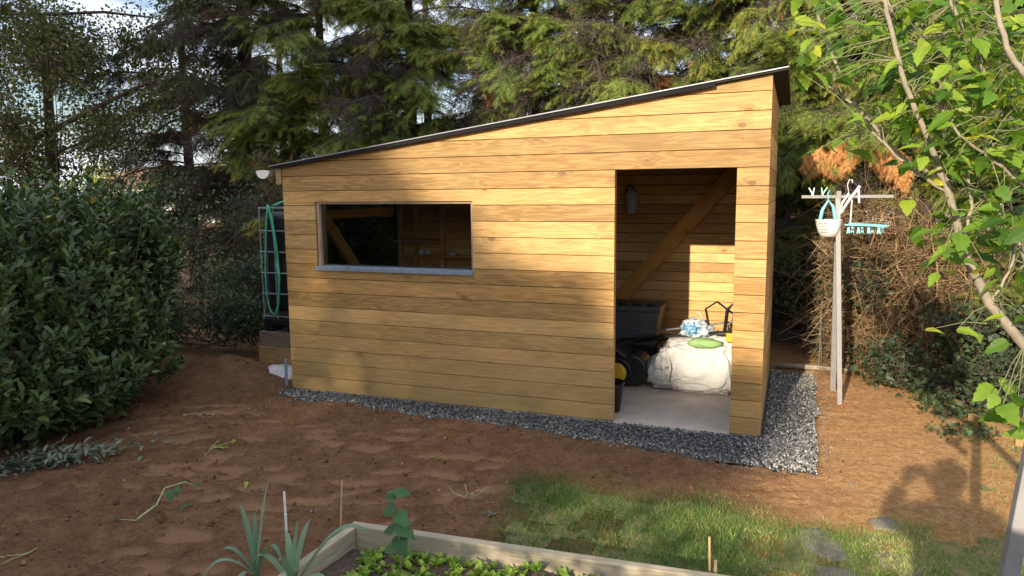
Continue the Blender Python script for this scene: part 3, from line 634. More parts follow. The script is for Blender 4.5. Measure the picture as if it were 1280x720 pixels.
MB().tube([(3.0, 1.45, .44), (3.95, 1.15, .66)], .008, 8).build('rod', M['galv'], br)
tl = empty('folding_frame', (3.9, 1.1, .5), 'black bent handle frame standing up behind the bulk bag', 'tool handle')
MB().tube([(3.74, 1.2, .56), (3.70, 1.2, .76), (3.80, 1.2, .83), (3.95, 1.2, .72), (3.92, 1.2, .56)], .011, 8).build('bar', M['metal_dark'], tl)
MB().tube([(3.88, 1.1, .58), (3.90, 1.1, .78), (3.98, 1.1, .87), (4.02, 1.1, .62)], .016, 8).build('grip', M['black_plastic'], tl)
MB().box((3.9, 1.0, .50), (4.05, 1.06, .58)).build('clamp', M['yellow'], tl, bevel=.01)
gb = empty('storage_box', (2.95, 1.7, 0), 'dark grey plastic storage box with ribbed lid against the back wall', 'box')
MB().prism([(2.62, .30), (3.17, .30), (3.22, .64), (2.58, .64)], 'y', 1.55, 1.95).build('box_body', M['grey_plastic'], gb, bevel=.015)
MB().box((2.57, 1.53, .642), (3.235, 1.97, .70)).build('box_lid', M['grey_plastic'], gb, bevel=.012)
for k in range(4): MB().box((2.66 + k * .145, 1.538, .665), (2.75 + k * .145, 1.56, .725)).build('latch', M['black_plastic'], gb, bevel=.005)
MB().box((2.66, 1.54, .36), (3.12, 1.56, .52)).build('front_panel', M['grey_plastic'], gb, bevel=.02)
MB().box((2.6, 1.58, .0), (3.2, 1.93, .298)).build('box_base', M['black_plastic'], gb, bevel=.01)
mw = empty('garden_machine', (2.95, 1.15, 0), 'dark garden machine with a yellow wheel behind the left door edge', 'garden machine')
for yy in (1.0, 1.42):
    ty_ = MB().tube([(2.92, yy, .145), (2.92, yy + .05, .145)], .145, 24).build('tyre', M['black_plastic'], mw, bevel=.012)
    MB().tube([(2.92, yy - .012, .145), (2.92, yy, .145)], [.07, .095], 20).build('wheel_hub', M['yellow'], ty_)
MB().prism([(2.70, .16), (3.02, .14), (3.0, .30), (2.88, .38), (2.66, .36)], 'y', 1.06, 1.41).build('machine_body', M['metal_dark'], mw, bevel=.02)
MB().tube([(3.05, 1.06, .16), (3.05, 1.36, .16)], .15, 20).build('drum', M['metal_dark'], mw, bevel=.02)
MB().tube([(2.85, 1.2, .33), (3.1, 1.4, .42), (3.35, 1.5, .44)], .012, 8).build('push_handle', M['metal_dark'], mw)
bk = empty('bucket', (3.02, .28, 0), 'black plastic bucket just inside the left side of the doorway', 'bucket')
o = MB(); rr = [(.095, .002), (.125, .235), (.132, .24), (.132, .25), (.12, .25), (.092, .01)]; nv = 28
vv = [(3.02 + r_ * math.cos(2 * math.pi * k / nv), .28 + r_ * math.sin(2 * math.pi * k / nv), z_) for r_, z_ in rr for k in range(nv)]
ff = [(i * nv + k, i * nv + (k + 1) % nv, (i + 1) * nv + (k + 1) % nv, (i + 1) * nv + k) for i in range(5) for k in range(nv)] + [tuple(range(nv))[::-1], tuple(range(5 * nv, 6 * nv))]
o.add(vv, ff); o.build('bucket_body', M['black_plastic'], bk, True)
MB().tube([(3.02 + .13 * math.cos(a), .28 + .13 * math.sin(a) * .3 - .10 * math.sin(a), .24 - .06 * math.sin(a)) for a in np.linspace(0, math.pi, 12)], .003, 6).build('bail_handle', M['galv'], bk)
tag(blob('plastic_wrap', (2.83, 2.0, 1.74), (.055, .03, .13), M['bag_clear'], None, 3, .5, 4, 3), 'scrap of pale plastic film hanging high on the dark back wall', 'plastic film')
for x_, z_, r_, m_ in ((.42, 1.155, .05, 'bag_clear'), (.50, 1.16, .04, 'white_pvc'), (.80, 1.15, .05, 'bag_clear')):
    tag(blob('packet', (x_, 1.90, z_), (r_, .04, r_ * .7), M[m_], None, int(x_ * 50), .4, 2, 3), {.42: 'larger crumpled pale packet on the shelf behind the window', .50: 'small white packet beside the crumpled one on the shelf', .80: 'pale packet at the right end of the shelf behind the window'}[x_], 'packet', 'packets on the shelf inside')

# ------------------------------------------------------------------ clothes post
cp = empty('clothes_post', (4.83, 1.25, 0), 'pale steel clothes post with a crossbar and two splayed legs', 'clothes post')
def flatbar(a, b, w, d):
    a, b = Vector(a), Vector(b); return MB().add([a + Vector(q) for q in ((-w, -d, 0), (w, -d, 0), (w, d, 0), (-w, d, 0))] + [b + Vector(q) for q in ((-w, -d, 0), (w, -d, 0), (w, d, 0), (-w, d, 0))], [(0, 3, 2, 1), (4, 5, 6, 7), (0, 1, 5, 4), (1, 2, 6, 5), (2, 3, 7, 6), (3, 0, 4, 7)])
flatbar((4.813, 1.495, -.05), (4.775, 1.29, 1.74), .024, .02).build('leg', M['post_paint'], cp, bevel=.003)
flatbar((4.85, 1.03, -.05), (4.765, 1.235, 1.76), .020, .016).build('leg', M['post_paint'], cp, bevel=.003)
MB().box((4.477, 1.235, 1.758), (5.19, 1.275, 1.785)).build('crossbar', M['post_paint'], cp, bevel=.003)
MB().box((4.752, 1.225, 1.66), (4.79, 1.30, 1.82)).build('bracket', M['post_paint'], cp, bevel=.002)
tag(MB().tube([(4.86, .99, .0), (4.865, .985, .03)], .012, 8).build('red_peg', plain('red plastic', (.65, .05, .09), .5)), 'tiny red plastic clip on the ground at the foot of the clothes post', 'clip')
bs = empty('peg_basket', (4.70, 1.2, 1.45), 'white perforated peg basket with a teal handle hanging on the post', 'peg basket')
nv = 32; zs = [(.062, 1.435), (.083, 1.48), (.098, 1.53), (.106, 1.575), (.11, 1.58), (.102, 1.58), (.09, 1.525), (.055, 1.442)]
vv = [(4.70 + r_ * math.cos(2 * math.pi * k / nv), 1.19 + r_ * .8 * math.sin(2 * math.pi * k / nv), z_) for r_, z_ in zs for k in range(nv)]
ff = []
for i in range(7):
    for k in range(nv):
        ff.append((i * nv + k, i * nv + (k + 1) % nv, (i + 1) * nv + (k + 1) % nv, (i + 1) * nv + k))
ff += [tuple(range(nv))[::-1], tuple(range(7 * nv, 8 * nv))]
MB().add(vv, ff).build('basket_body', M['white_pvc'], bs, True)
hol = MB()
for row in range(4):
    for k in range(-2, 2):
        a = -math.pi / 2 - .1 + k * .2 - .25; z_ = 1.475 + row * .024; r_ = .0815 + (z_ - 1.475) * .27
        c = Vector((4.70 + r_ * math.cos(a), 1.19 + r_ * .8 * math.sin(a), z_)); d_ = Vector((math.cos(a), .8 * math.sin(a), 0)).normalized(); hol.tube([c - d_ * .004, c + d_ * .0015], .0055, 8)
hol.build('hole_pattern', M['metal_dark'], bs)
MB().tube([(4.63, 1.15, 1.57), (4.645, 1.16, 1.66), (4.69, 1.2, 1.74), (4.73, 1.2, 1.69), (4.755, 1.16, 1.56)], [.016, .014, .009, .013, .017], 8).build('handle', M['peg_teal'], bs, True)
MB().tube([(4.69, 1.21, 1.735), (4.685, 1.235, 1.80), (4.70, 1.255, 1.825), (4.712, 1.27, 1.80)], .005, 6).build('hook', M['peg_teal'], bs, True)
ar = empty('sock_airer', (5.0, 1.2, 1.55), 'teal clip airer with hanging pegs below the crossbar', 'clothes airer')
for k in range(7):
    a = -.9 + k * .35; MB().tube([(4.86, 1.22, 1.545), (4.86 + .29 * math.cos(a * .55), 1.22 + .2 * math.sin(a), 1.525)], .007, 6).build('arm', M['peg_teal'], ar)
MB().tube([(4.82, 1.08, 1.54), (5.14, 1.12, 1.53)], .008, 6).build('rail', M['peg_teal'], ar)
for k in range(8):
    x_ = 4.85 + k * .038; y_ = 1.09 + (k % 2) * .12
    MB().add([(x_ - .008, y_, 1.52), (x_ + .008, y_, 1.52), (x_ + .013, y_, 1.462), (x_, y_, 1.478), (x_ - .013, y_, 1.462), (x_, y_ + .008, 1.50)], [(0, 1, 3), (1, 2, 3), (0, 3, 4), (0, 5, 1), (1, 5, 2), (2, 5, 3), (3, 5, 4), (4, 5, 0)]).build('peg', M['peg_teal'], ar)
MB().tube([(4.87, 1.22, 1.545), (4.875, 1.24, 1.72), (4.87, 1.25, 1.79)], .006, 6).build('stem', M['peg_white'], ar)
hg = empty('coat_hanger', (4.87, 1.25, 1.8), 'white folded hanger hooked over the crossbar', 'hanger')
MB().tube([(4.85, 1.25, 1.80), (4.835, 1.25, 1.87), (4.85, 1.25, 1.915), (4.87, 1.25, 1.91), (4.872, 1.25, 1.885)], .004, 6).build('hook', M['peg_white'], hg, True)
MB().tube([(4.85, 1.24, 1.80), (4.80, 1.22, 1.72), (4.775, 1.21, 1.60)], .010, 6).build('arm', M['peg_white'], hg, True)
MB().tube([(4.93, 1.23, 1.86), (4.85, 1.22, 1.74), (4.79, 1.21, 1.63)], .012, 6).build('arm', M['peg_white'], hg, True)
MB().tube([(4.92, 1.23, 1.84), (4.93, 1.23, 1.72)], .009, 6).build('clip', M['peg_white'], hg)
def peg(x_, mat, lab, tilt):
    e = empty('clothes_peg', (x_, 1.255, 1.79), lab, 'clothes peg', 'pegs clipped on the crossbar')
    for s in (-1, 1): MB().tube([(x_, 1.255, 1.755), (x_ + s * .004, 1.25, 1.80), (x_ + s * .022 + tilt, 1.25, 1.85)], [.006, .007, .005], 6).build('prong', mat, e)
peg(4.565, M['peg_white'], 'white clothes peg near the left end of the crossbar', -.01); peg(4.645, M['peg_green'], 'mint green clothes peg on the crossbar beside the basket', .012)

# ------------------------------------------------------------------ raised bed
BA = Vector((2.36, -2.55, 0)); BB = Vector((4.30, -2.425, 0)); BD = Vector((2.30, -3.95, 0))
rb = empty('raised_bed', (3.2, -3.0, 0), 'weathered timber edged raised vegetable bed in the foreground', 'raised bed')
beam(BA + Vector((-.02, 0, .065)), BB + Vector((0, 0, .055)), .16, .052, 'edge_board', M['bed_board'], rb, bev=.006)
beam(BA + Vector((.0, -.03, .065)), BD + Vector((0, 0, .065)), .15, .048, 'edge_board', M['bed_board'], rb, bev=.006)
grid_ = grid_sheet('bed_soil', 2.37, 5.2, -4.2, -2.44, .03, lambda x, y: .055 + (fbm(x, y, 6, 4, 77) - .5) * .07, lambda x, y: (y < -2.60 + (x - 2.36) * .0645) & (x < 4.35), M['mulch']); grid_.parent = rb; grid_.matrix_parent_inverse = Matrix.Translation(-Vector(rb.location))
bedh = lambda x, y: .055 + (fbm(x, y, 6, 4, 77) - .5) * .07
# crumbs in the bed
n = 3500; px = rng.uniform(2.4, 4.3, n); py = rng.uniform(-3.6, -2.58, n); ok = py < -2.6 + (px - 2.36) * .0645; px, py = px[ok], py[ok]; n = len(px)
tv, tf = t_rock(3); sz = np.minimum(.004 + rng.pareto(2.5, n) * .005, .03)
v, f, t = scatter(tv, tf, np.stack([px, py, bedh(px, py) + sz * .2], -1), rvec(n), rvec(n), sz, np.where(rng.random(n) < .06, 1, rng.random(n) * .35)); tag(link('bed_crumbs', npmesh('bed_crumbs', v, f, t), M['clod']), 'dark crumbly soil on the raised bed', kind='stuff')
# seedlings: each a little rosette
seed0 = None
tvl, tfl = t_leaf(.30, .06, .15)
def rosette(seed, nl=9):
    r = np.random.default_rng(seed); a = r.uniform(0, 6.28, nl); el = r.uniform(.35, 1.2, nl)
    Yd = np.stack([np.cos(a) * np.cos(el), np.sin(a) * np.cos(el), np.sin(el)], -1)
    return scatter(tvl, tfl, np.zeros((nl, 3)) + np.array([0, 0, .0]), Yd, np.tile([0, 0, 1.], (nl, 1)) + r.normal(size=(nl, 3)) * .2, r.uniform(.6, 1.1, nl), r.random(nl))
smesh = [npmesh('seedling', *rosette(s, 8 + s)) for s in range(4)]
spots = []
for k in range(285):
    row = rnd.choice([0, 1, 2, 3, 4]); x_ = rnd.uniform(2.5, 4.25); y_ = -2.65 - row * .095 + (x_ - 2.36) * .0645 + rnd.gauss(0, .035)
    if math.hypot(x_ - 2.5, y_ + 3.0) > .1: spots.append((x_, y_))
for k, (x_, y_) in enumerate(spots):
    o = link('seedling', smesh[k % 4], M['sprout'] if not smesh[k % 4].materials else None); o.location = (x_, y_, float(bedh(np.array([x_]), np.array([y_]))[0])); s_ = rnd.uniform(.03, .062); o.scale = (s_, s_, s_); o.rotation_euler = (0, 0, rnd.uniform(0, 6.28))
    rw = min(4, max(0, int(round((-2.65 + (x_ - 2.36) * .0645 - y_) / .095)))); tag(o, 'bright green salad seedling in the ' + ['row hard against the timber edge', 'second row from the timber edge', 'middle row of the raised bed', 'fourth row from the timber edge', 'row farthest from the timber edge'][rw], 'seedling', 'seedlings in the raised bed')
def strap_leaf(base, a, L0, w, lift, fall, tw=0, n=16):
    pts = []; c = []
    for i in range(n + 1):
        t = i / n; r_ = L0 * (t * math.cos(lift) + .0); z_ = L0 * (math.sin(lift) * t - fall * t ** 3); pts.append(Vector((base[0] + math.cos(a) * r_, base[1] + math.sin(a) * r_, base[2] + z_)))
    side = Vector((-math.sin(a), math.cos(a), 0)); v = []; f = []
    for i, p in enumerate(pts):
        t = i / n; ww = w * (.55 + .6 * t) * (1 - max(0, (t - .45) / .55) ** 1.6) + .0008; d = (pts[min(i + 1, n)] - pts[max(i - 1, 0)]).normalized(); up = side.cross(d).normalized() * -1
        v += [p - side * ww + up * ww * .45, p, p + side * ww + up * ww * .45]
    for i in range(n): f += [(i * 3, i * 3 + 1, i * 3 + 4, i * 3 + 3), (i * 3 + 1, i * 3 + 2, i * 3 + 5, i * 3 + 4)]
    return v, f
def leek(x_, y_, leaves, lab):
    e = empty('leek', (x_, y_, .03), lab, 'leek plant', 'leeks at the bed corner')
    MB().tube([(x_, y_, -.02), (x_, y_, .09)], [.016, .013], 10).build('stem', M['leek'], e, True)
    for (a, L0, w, li, fa) in leaves:
        L0 *= 1.65; w *= 1.6
        v, f = strap_leaf((x_, y_, .05), a, L0, w, li, fa); me = bpy.data.meshes.new('leaf'); me.from_pydata([tuple(q) for q in v], [], f)
        at_ = me.attributes.new('tint', 'FLOAT', 'POINT'); at_.data.foreach_set('value', [rnd.uniform(.2, .9)] * len(v)); link('leaf', me, M['leek'], e, True)
leek(2.12, -3.02, [(2.9, .28, .011, 1.35, .25), (.9, .33, .011, 1.42, .12), (3.4, .24, .010, 1.0, .75), (-.3, .30, .011, 1.1, .65), (2.2, .20, .009, 1.3, .1), (-1.2, .22, .010, .7, .5), (3.9, .24, .01, .85, .8)], 'tall leek plant with narrow blue green leaves left of the white stake')
leek(2.36, -3.06, [(.55, .44, .016, 1.0, .60), (1.3, .25, .013, 1.3, .25), (-.4, .30, .014, .75, .5), (2.4, .2, .012, 1.25, .2), (-1.3, .22, .014, 1.2, .35), (3.1, .24, .012, .9, .6), (.0, .24, .012, 1.45, .1)], 'broad leaved leek with one leaf arching over the bed corner')
def stake(base, top, r, mat, lab, name='stake'):
    b, t = Vector(base), Vector(top); o = MB().tube([b, b.lerp(t, .35), b.lerp(t, .36), b.lerp(t, .38), b.lerp(t, .7), b.lerp(t, .71), b.lerp(t, .73), t], [r, r * .95, r * 1.2, r * .95, r * .92, r * 1.15, r * .9, r * .85], 8).build(name, mat, smooth=False); return tag(o, lab, 'garden stake', 'stakes around the raised bed')
stake((2.12, -2.79, -.05), (2.06, -2.72, .345), .007, M['white_pvc'], 'white stake rising beside the leeks')
stake((2.20, -2.46, -.05), (2.215, -2.44, .315), .005, M['bamboo'], 'thin bamboo cane by the corner of the raised bed')
stake((4.13, -2.34, -.05), (4.118, -2.33, .265), .006, M['bamboo'], 'taller weathered cane by the right end of the bed board')
stake((4.155, -2.36, -.05), (4.15, -2.35, .165), .009, M['bamboo'], 'short stubby cane touching the right end of the bed board')
# sapling
sp = empty('sapling', (2.76, -2.78, .05), 'young sapling with drooping toothed leaves growing in the raised bed', 'sapling')
MB().tube([(2.76, -2.78, .04), (2.755, -2.775, .2), (2.735, -2.76, .33), (2.715, -2.75, .44)], [.005, .004, .003, .002], 6).build('stem', M['bark_pale'], sp, True)
tb_v, tb_f = t_leaf(.36, .07, .35)
for (z_, a, s_, dz) in [(.44, 2.7, .075, .2), (.45, .3, .08, .1), (.43, 4.2, .06, .3), (.38, 3.4, .10, -.45), (.36, -.4, .105, -.5), (.30, .1, .12, -.6), (.27, 3.0, .10, -.15), (.24, -.6, .11, -.6), (.18, 3.3, .09, -.2), (.17, .2, .07, -.2)]:
    Yd = np.array([[math.cos(a), math.sin(a), dz]]); v, f, t = scatter(*t_leaf_broad(), np.array([[2.735, -2.765, z_]]), Yd, np.array([[rnd.gauss(.2, .4), -.7, 1.]]), np.array([s_ * .95]), rng.random(1), sx=np.array([.9])); link('leaf', npmesh('leaf', v, f, t), M['sap'], sp)

# ------------------------------------------------------------------ ground details
def stone(name, pts, lab, h=.009):
    cx = sum(p[0] for p in pts) / len(pts); cy = sum(p[1] for p in pts) / len(pts); bm = bmesh.new(); P2 = []
    for i in range(len(pts)):
        a, b = Vector(pts[i]), Vector(pts[(i + 1) % len(pts)])
        for k in range(4): q = a.lerp(b, k / 4); w = 1 + .05 * mnoise.noise(Vector((q.x * 9, q.y * 9, 0))); P2.append((cx + (q.x - cx) * w, cy + (q.y - cy) * w))
    v = []; f = []; n = len(P2)
    for s_, z_ in ((1.0, -.04), (1.0, h * .6), (.93, h), (.6, h + .004), (.25, h + .003)):
        for x_, y_ in P2: X_ = cx + (x_ - cx) * s_; Y_ = cy + (y_ - cy) * s_; v.append((X_, Y_, float(base_h(np.array([X_]), np.array([Y_]))[0]) + z_ + .006 * mnoise.noise(Vector((X_ * 12, Y_ * 12, 1)))))
    for i in range(4):
        for k in range(n): f.append((i * n + k, i * n + (k + 1) % n, (i + 1) * n + (k + 1) % n, (i + 1) * n + k))
    f.append(tuple(range(4 * n, 5 * n))); me = bpy.data.meshes.new(name); me.from_pydata(v, [], f); bm = bmesh.new(); bm.from_mesh(me); bmesh.ops.recalc_face_normals(bm, faces=bm.faces); bm.to_mesh(me); bm.free()
    tag(link(name, me, M['slab'], smooth=True), lab, 'stepping stone', 'stepping stones in the lawn')
stone('stepping_stone', [(4.50, -1.50), (4.62, -1.46), (4.70, -1.60), (4.76, -1.80), (4.66, -1.84), (4.52, -1.74)], 'long grey stepping stone, the largest, left of the others in the grass')
stone('stepping_stone', [(4.88, -1.24), (4.98, -1.18), (5.06, -1.27), (5.02, -1.36), (4.90, -1.36)], 'small stepping stone at the elbow of the photographer shadow')
stone('stepping_stone', [(4.86, -1.66), (5.02, -1.64), (5.10, -1.78), (5.04, -1.92), (4.88, -1.86)], 'grey stepping stone right of the long one at the lower edge')
stone('stepping_stone', [(4.58, -1.90), (4.76, -1.90), (4.80, -2.05), (4.62, -2.12)], 'half hidden stepping stone at the very bottom of the lawn')
def weed(x_, y_, nl, s, mat, lab, cat='weed', stems=3, reach=.12, name='weed', flat=.2):
    z_ = hz(x_, y_); e = empty(name, (x_, y_, z_), lab, cat); st = MB(); P = []; D = []
    for k in range(stems):
        a = rnd.uniform(0, 6.28); p = Vector((x_, y_, z_)); pts = [p.copy()]
        for j in range(5): a += rnd.gauss(0, .35); p = p + Vector((math.cos(a), math.sin(a), flat * rnd.uniform(-.3, 1))) * reach / 5; p.z = max(p.z, hz(p.x, p.y) + .008); pts.append(p.copy()); P.append(p.copy()); D.append(a)
        st.tube(pts, [.0035, .003, .0028, .0025, .002, .0015], 5)
    st.build('stem', M['straw_plain'], e, True)
    tv, tf = t_leaf(.38, .06, .2)
    for k in range(nl):
        i = rnd.randrange(len(P)); a = D[i] + rnd.gauss(0, .9)
        v, f, t = scatter(tv, tf, np.array([P[i][:]]), np.array([[math.cos(a), math.sin(a), rnd.uniform(-.1, .7)]]), np.array([[rnd.gauss(0, .4), rnd.gauss(0, .4), 1.]]), np.array([s * rnd.uniform(.6, 1.2)]), rng.random(1)); link('leaf', npmesh('leaf', v, f, t), mat, e)

e = empty('uprooted_plant', (1.0, -2.6, 0), 'wilted uprooted plant lying on the soil with a bent stem', 'plant')
zz = lambda x_, y_: hz(x_, y_)
MB().tube([(.90, -2.72, zz(.90, -2.72) + .01), (1.0, -2.70, zz(1.0, -2.7) + .015), (1.03, -2.72, .03), (1.0, -2.55, zz(1, -2.55) + .05), (.93, -2.42, zz(.93, -2.42) + .10), (1.0, -2.33, zz(1, -2.33) + .11), (1.06, -2.30, zz(1.06, -2.3) + .08)], [.003, .004, .007, .006, .005, .004, .002], 7).build('stem', M['straw_plain'], e, True)
for (x_, y_, z_, a, s_, dz) in [(.90, -2.72, .02, 3.4, .06, .1), (.95, -2.41, .09, -.6, .08, -.6), (.98, -2.36, .10, -1.2, .07, -.8), (1.04, -2.31, .10, .5, .06, -.3), (.93, -2.43, .10, 2.4, .05, -.2), (1.12, -2.46, .02, .4, .06, .2), (1.12, -2.46, .02, -1.2, .05, .2), (1.0, -2.34, .10, 1.5, .05, .3), (1.01, -2.58, .05, 2.5, .04, .4)]:
    v, f, t = scatter(tb_v, tb_f, np.array([[x_, y_, hz(x_, y_) + z_]]), np.array([[math.cos(a), math.sin(a), dz]]), np.array([[0, 0, 1.]]), np.array([s_]), rng.random(1) * .6); link('leaf', npmesh('leaf', v, f, t), M['sap'], e)
weed(.57, -1.68, 16, .035, M['sprout'], 'flat pale green sprig lying on the soil near the laurel', reach=.16, stems=4)
weed(1.24, -2.10, 2, .05, M['sprout'], 'single pale leaf lying on the bare soil above the stakes', stems=1, reach=.03)
weed(2.10, -1.19, 3, .035, M['sprout'], 'two or three tiny pale leaves on the soil in front of the gravel', stems=2, reach=.05)
weed(2.88, -1.90, 2, .045, M['lamb'], 'whitish leaf lying at the left edge of the lawn', stems=1, reach=.04)
weed(-.15, -1.0, 10, .03, M['straw'], 'dry stringy sprig on the soil beside the laurel foot', stems=5, reach=.16)
weed(2.62, -1.75, 4, .03, M['straw'], 'dead brown sprig sticking out of the soil beside the sapling', stems=5, reach=.13, flat=1.0)
weed(.78, -3.12, 3, .02, M['straw'], 'dry stick lying on the soil at the lower left', stems=2, reach=.25, flat=0)
tvr = [t_rock(30 + k) for k in range(3)]; rmesh = [npmesh('pebble', v * 1.0, f, np.full(len(v), .8)) for v, f in tvr]
for k in range(26):
    x_, y_ = rnd.uniform(-.3, 2.7), rnd.uniform(-3.2, -.6)
    if gravel_mask(np.array([x_]), np.array([y_]))[0] > .1: continue
    o = link('pebble', rmesh[k % 3], M['pebble'] if not rmesh[k % 3].materials else None); s_ = rnd.uniform(.014, .03); o.location = (x_, y_, hz(x_, y_) + s_ * .2); o.scale = (s_, s_, s_); o.rotation_euler = (rnd.random() * 3, 0, rnd.random() * 6)
    tag(o, 'small pale pebble on the bare soil ' + ('between the laurel and the uprooted plant' if x_ < .9 else 'between the shed gravel and the raised bed' if y_ > -2.2 else 'below and left of the stakes'), 'pebble', 'pebbles on the soil')
# lambs ear clump at the hedge foot
e = empty('lambs_ear', (-.3, -2.3, 0), 'low silvery green leafy clump at the foot of the laurel', 'plant')
n = 420; cx = rng.normal(0, .27, n); cy = rng.normal(0, .10, n); px = -.33 + cx * .75 - cy * .3; py = -2.25 + cx * .75 + cy
a = rng.uniform(0, 6.28, n); Yd = np.stack([np.cos(a), np.sin(a) - .3, rng.uniform(.1, 1.1, n)], -1); tv, tf = t_leaf(.17, .05, .3)
v, f, t = scatter(tv, tf, np.stack([px, py, soil_h(px, py) + rng.uniform(0, .07, n)], -1), Yd, np.tile([0, 0, 1.], (n, 1)) + rvec(n) * .3, rng.uniform(.05, .10, n), rng.random(n)); o = link('foliage', npmesh('foliage', v, f, t), M['lamb'], e)

# edging timbers, leaning post, fence, log behind
tag(beam((5.76, .78, .06), (5.98, .34, .07), .09, .05, 'edging_timber', M['tan_beam']), 'short worn edging timber by the dark shrubs, nearer to the clothes post', 'timber', 'edging timbers on the right')
tag(beam((5.95, .30, .06), (6.35, .02, .08), .10, .05, 'edging_timber', M['tan_beam']), 'longer edging timber running out of the picture under the broad leaves', 'timber', 'edging timbers on the right')
lp = empty('leaning_post', (5.05, -2.95, 0), 'grey square post leaning to the right at the lower right corner', 'post')
flatbar((5.06, -2.95, -.1), (5.30, -2.55, 1.25), .026, .026).build('shaft', M['post_paint'], lp, bevel=.004); flatbar((5.045, -2.975, -.02), (5.06, -2.95, .05), .04, .04).build('foot', M['metal_dark'], lp, bevel=.004)
tag(MB().tube([(4.30, 2.27, .03), (4.65, 2.24, .045), (5.0, 2.22, .04)], [.03, .027, .022], 9).build('log_edging', M['bark_pale'], smooth=True), 'thin log lying across the ground just behind the gravel', 'log')
fn = empty('dark_fence', (4.5, 3.4, 0), 'dark slatted fence in shadow behind the right corner of the shed', 'fence')
for k in range(9): MB().box((3.2, 3.62 + .006 * (k % 2), .0 + k * .165), (4.62, 3.645 + .006 * (k % 2), .172 + k * .165)).build('slat', M['dark_fence'], fn, bevel=.003)
for x_ in (3.3, 3.95, 4.55): MB().box((x_, 3.65, -.1), (x_ + .08, 3.72, 1.6)).build('fence_post', M['dark_fence'], fn)
# chain link remnant
cl = empty('chain_link_fence', (5.0, 2.5, 0), 'rusty chain link mesh sagging among the dry twigs', 'fence')
mb = MB()
for k in range(16):
    for s in (-1, 1):
        pts = []; 
        for j in range(11):
            u = (k * .07 + s * j * .07) ; z_ = .05 + j * .075
            if -.02 <= u <= .62: pts.append((4.72 + u, 2.42 + .03 * math.sin(j + k) + .1 * u, z_))
        if len(pts) > 1: mb.tube(pts, .0018, 4)
mb.build('mesh_wire', M['twig_dark'], cl); MB().tube([(4.72, 2.42, -.05), (4.72, 2.42, .7)], .006, 8).build('fence_post', M['galv'], cl)
tag(MB().tube([(5.62, 3.1, .55), (5.54, 2.5, .40), (5.50, 2.15, .16), (5.56, 1.98, .03), (5.70, 1.95, .02), (5.85, 2.05, .04), (5.9, 2.3, .3), (5.75, 2.5, .5)], .012, 8).build('rubber_hose', M['black_plastic'], smooth=True), 'black rubber hose curling on the ground by the dead brush', 'hose')

# ------------------------------------------------------------------ laurel
def stems_mesh(root_pts, tips, rad=.012):
    mb = MB()
    for (a, b) in zip(root_pts, tips):
        a, b = Vector(a), Vector(b); m_ = a.lerp(b, .5) + Vector((rnd.gauss(0, .05), rnd.gauss(0, .05), rnd.uniform(0, .1))); mb.tube([a, m_, b], [rad, rad * .7, rad * .35], 5, False)
    return mb
LAUR = [((-.85, -2.15, .55), (.72, .62, .85)), ((-1.15, -1.55, .95), (.8, .75, 1.08)), ((-1.55, -.75, 1.0), (.85, .8, 1.02)), ((-1.0, -2.3, 1.2), (.75, .6, .78)), ((-2.2, -1.2, 1.1), (1.0, 1.0, 1.02)), ((-2.0, -2.4, .9), (1.0, .7, 1.1)), ((-1.35, -.9, .45), (.8, .55, .5)), ((-.75, -1.7, .35), (.5, .7, .42)), ((-1.9, -.2, 1.15), (.7, .6, .85)), ((-2.9, -.3, 1.0), (.9, .8, 1.05))]
LAUR = [((c[0] * 1.0 - .10, c[1] - .02, c[2] * .93), (r[0] * .94, r[1] * .94, r[2] * .90)) for c, r in LAUR]
la = empty('laurel_bush', (-1.3, -1.4, 0), 'large dense dark green laurel bush filling the left side', 'bush')
P = []; D = []
for (c, r) in LAUR:
    m_ = 420; d = rvec(m_); d[:, 2] = np.abs(d[:, 2]) * 1.0 - .25; d = unit(d); c = np.array(c); r = np.array(r); rad = rng.uniform(.78, 1.03, m_) ** .6
    rad = rad * (1 + .55 * (fbm(d[:, 0] * 2 + c[0] * 3 + 9, d[:, 1] * 2 + d[:, 2] * 3 + 5, 1.2, 2, 3) - .5)); p = c + d * r * rad[:, None]; ok = np.ones(m_, bool)
    for (c2, r2) in LAUR:
        if tuple(c2) != tuple(c): ok &= (((p - np.array(c2)) / np.array(r2)) ** 2).sum(1) > .62
    ok &= p[:, 2] > .08; P.append(p[ok]); D.append(d[ok])
P = np.concatenate(P); D = np.concatenate(D)
tp = P[(P[:, 2] > 1.15)]; q = rng.choice(len(tp), 230); lift = rng.random(230) ** 1.7 * .42                 # upright leader shoots
P = np.concatenate([P, tp[q] + np.stack([rng.normal(0, .04, 230), rng.normal(0, .04, 230), lift], -1), tp[q] + np.stack([rng.normal(0, .03, 230), rng.normal(0, .03, 230), lift * .5], -1)]); D = np.concatenate([D, np.tile([0, 0, 1.], (460, 1)) + rvec(460) * .3]); n = len(P)
toward = ((P - np.array(CAM[:])) ** 2).sum(1)
sh = unit(D * .55 + np.array([0, 0, .75]) + rvec(n) * .35)            # shoot direction
nl = 12; k = np.arange(nl); tt = (k / nl)[None, :, None]
LP = P[:, None, :] + sh[:, None, :] * (tt - .6) * .26
ang = (k * 2.4)[None, :] + rng.uniform(0, 6.28, (n, 1)); o1 = unit(np.cross(sh, rvec(n))); o2 = np.cross(sh, o1)
ly = o1[:, None] * np.cos(ang)[..., None] + o2[:, None] * np.sin(ang)[..., None]
ly = ly * (1.0 - .45 * tt) + sh[:, None] * (.35 + .75 * tt) + rng.normal(size=(n, nl, 3)) * .15
LP = LP.reshape(-1, 3); ly = ly.reshape(-1, 3); up = np.repeat(sh, nl, 0) + rvec(len(LP)) * .15
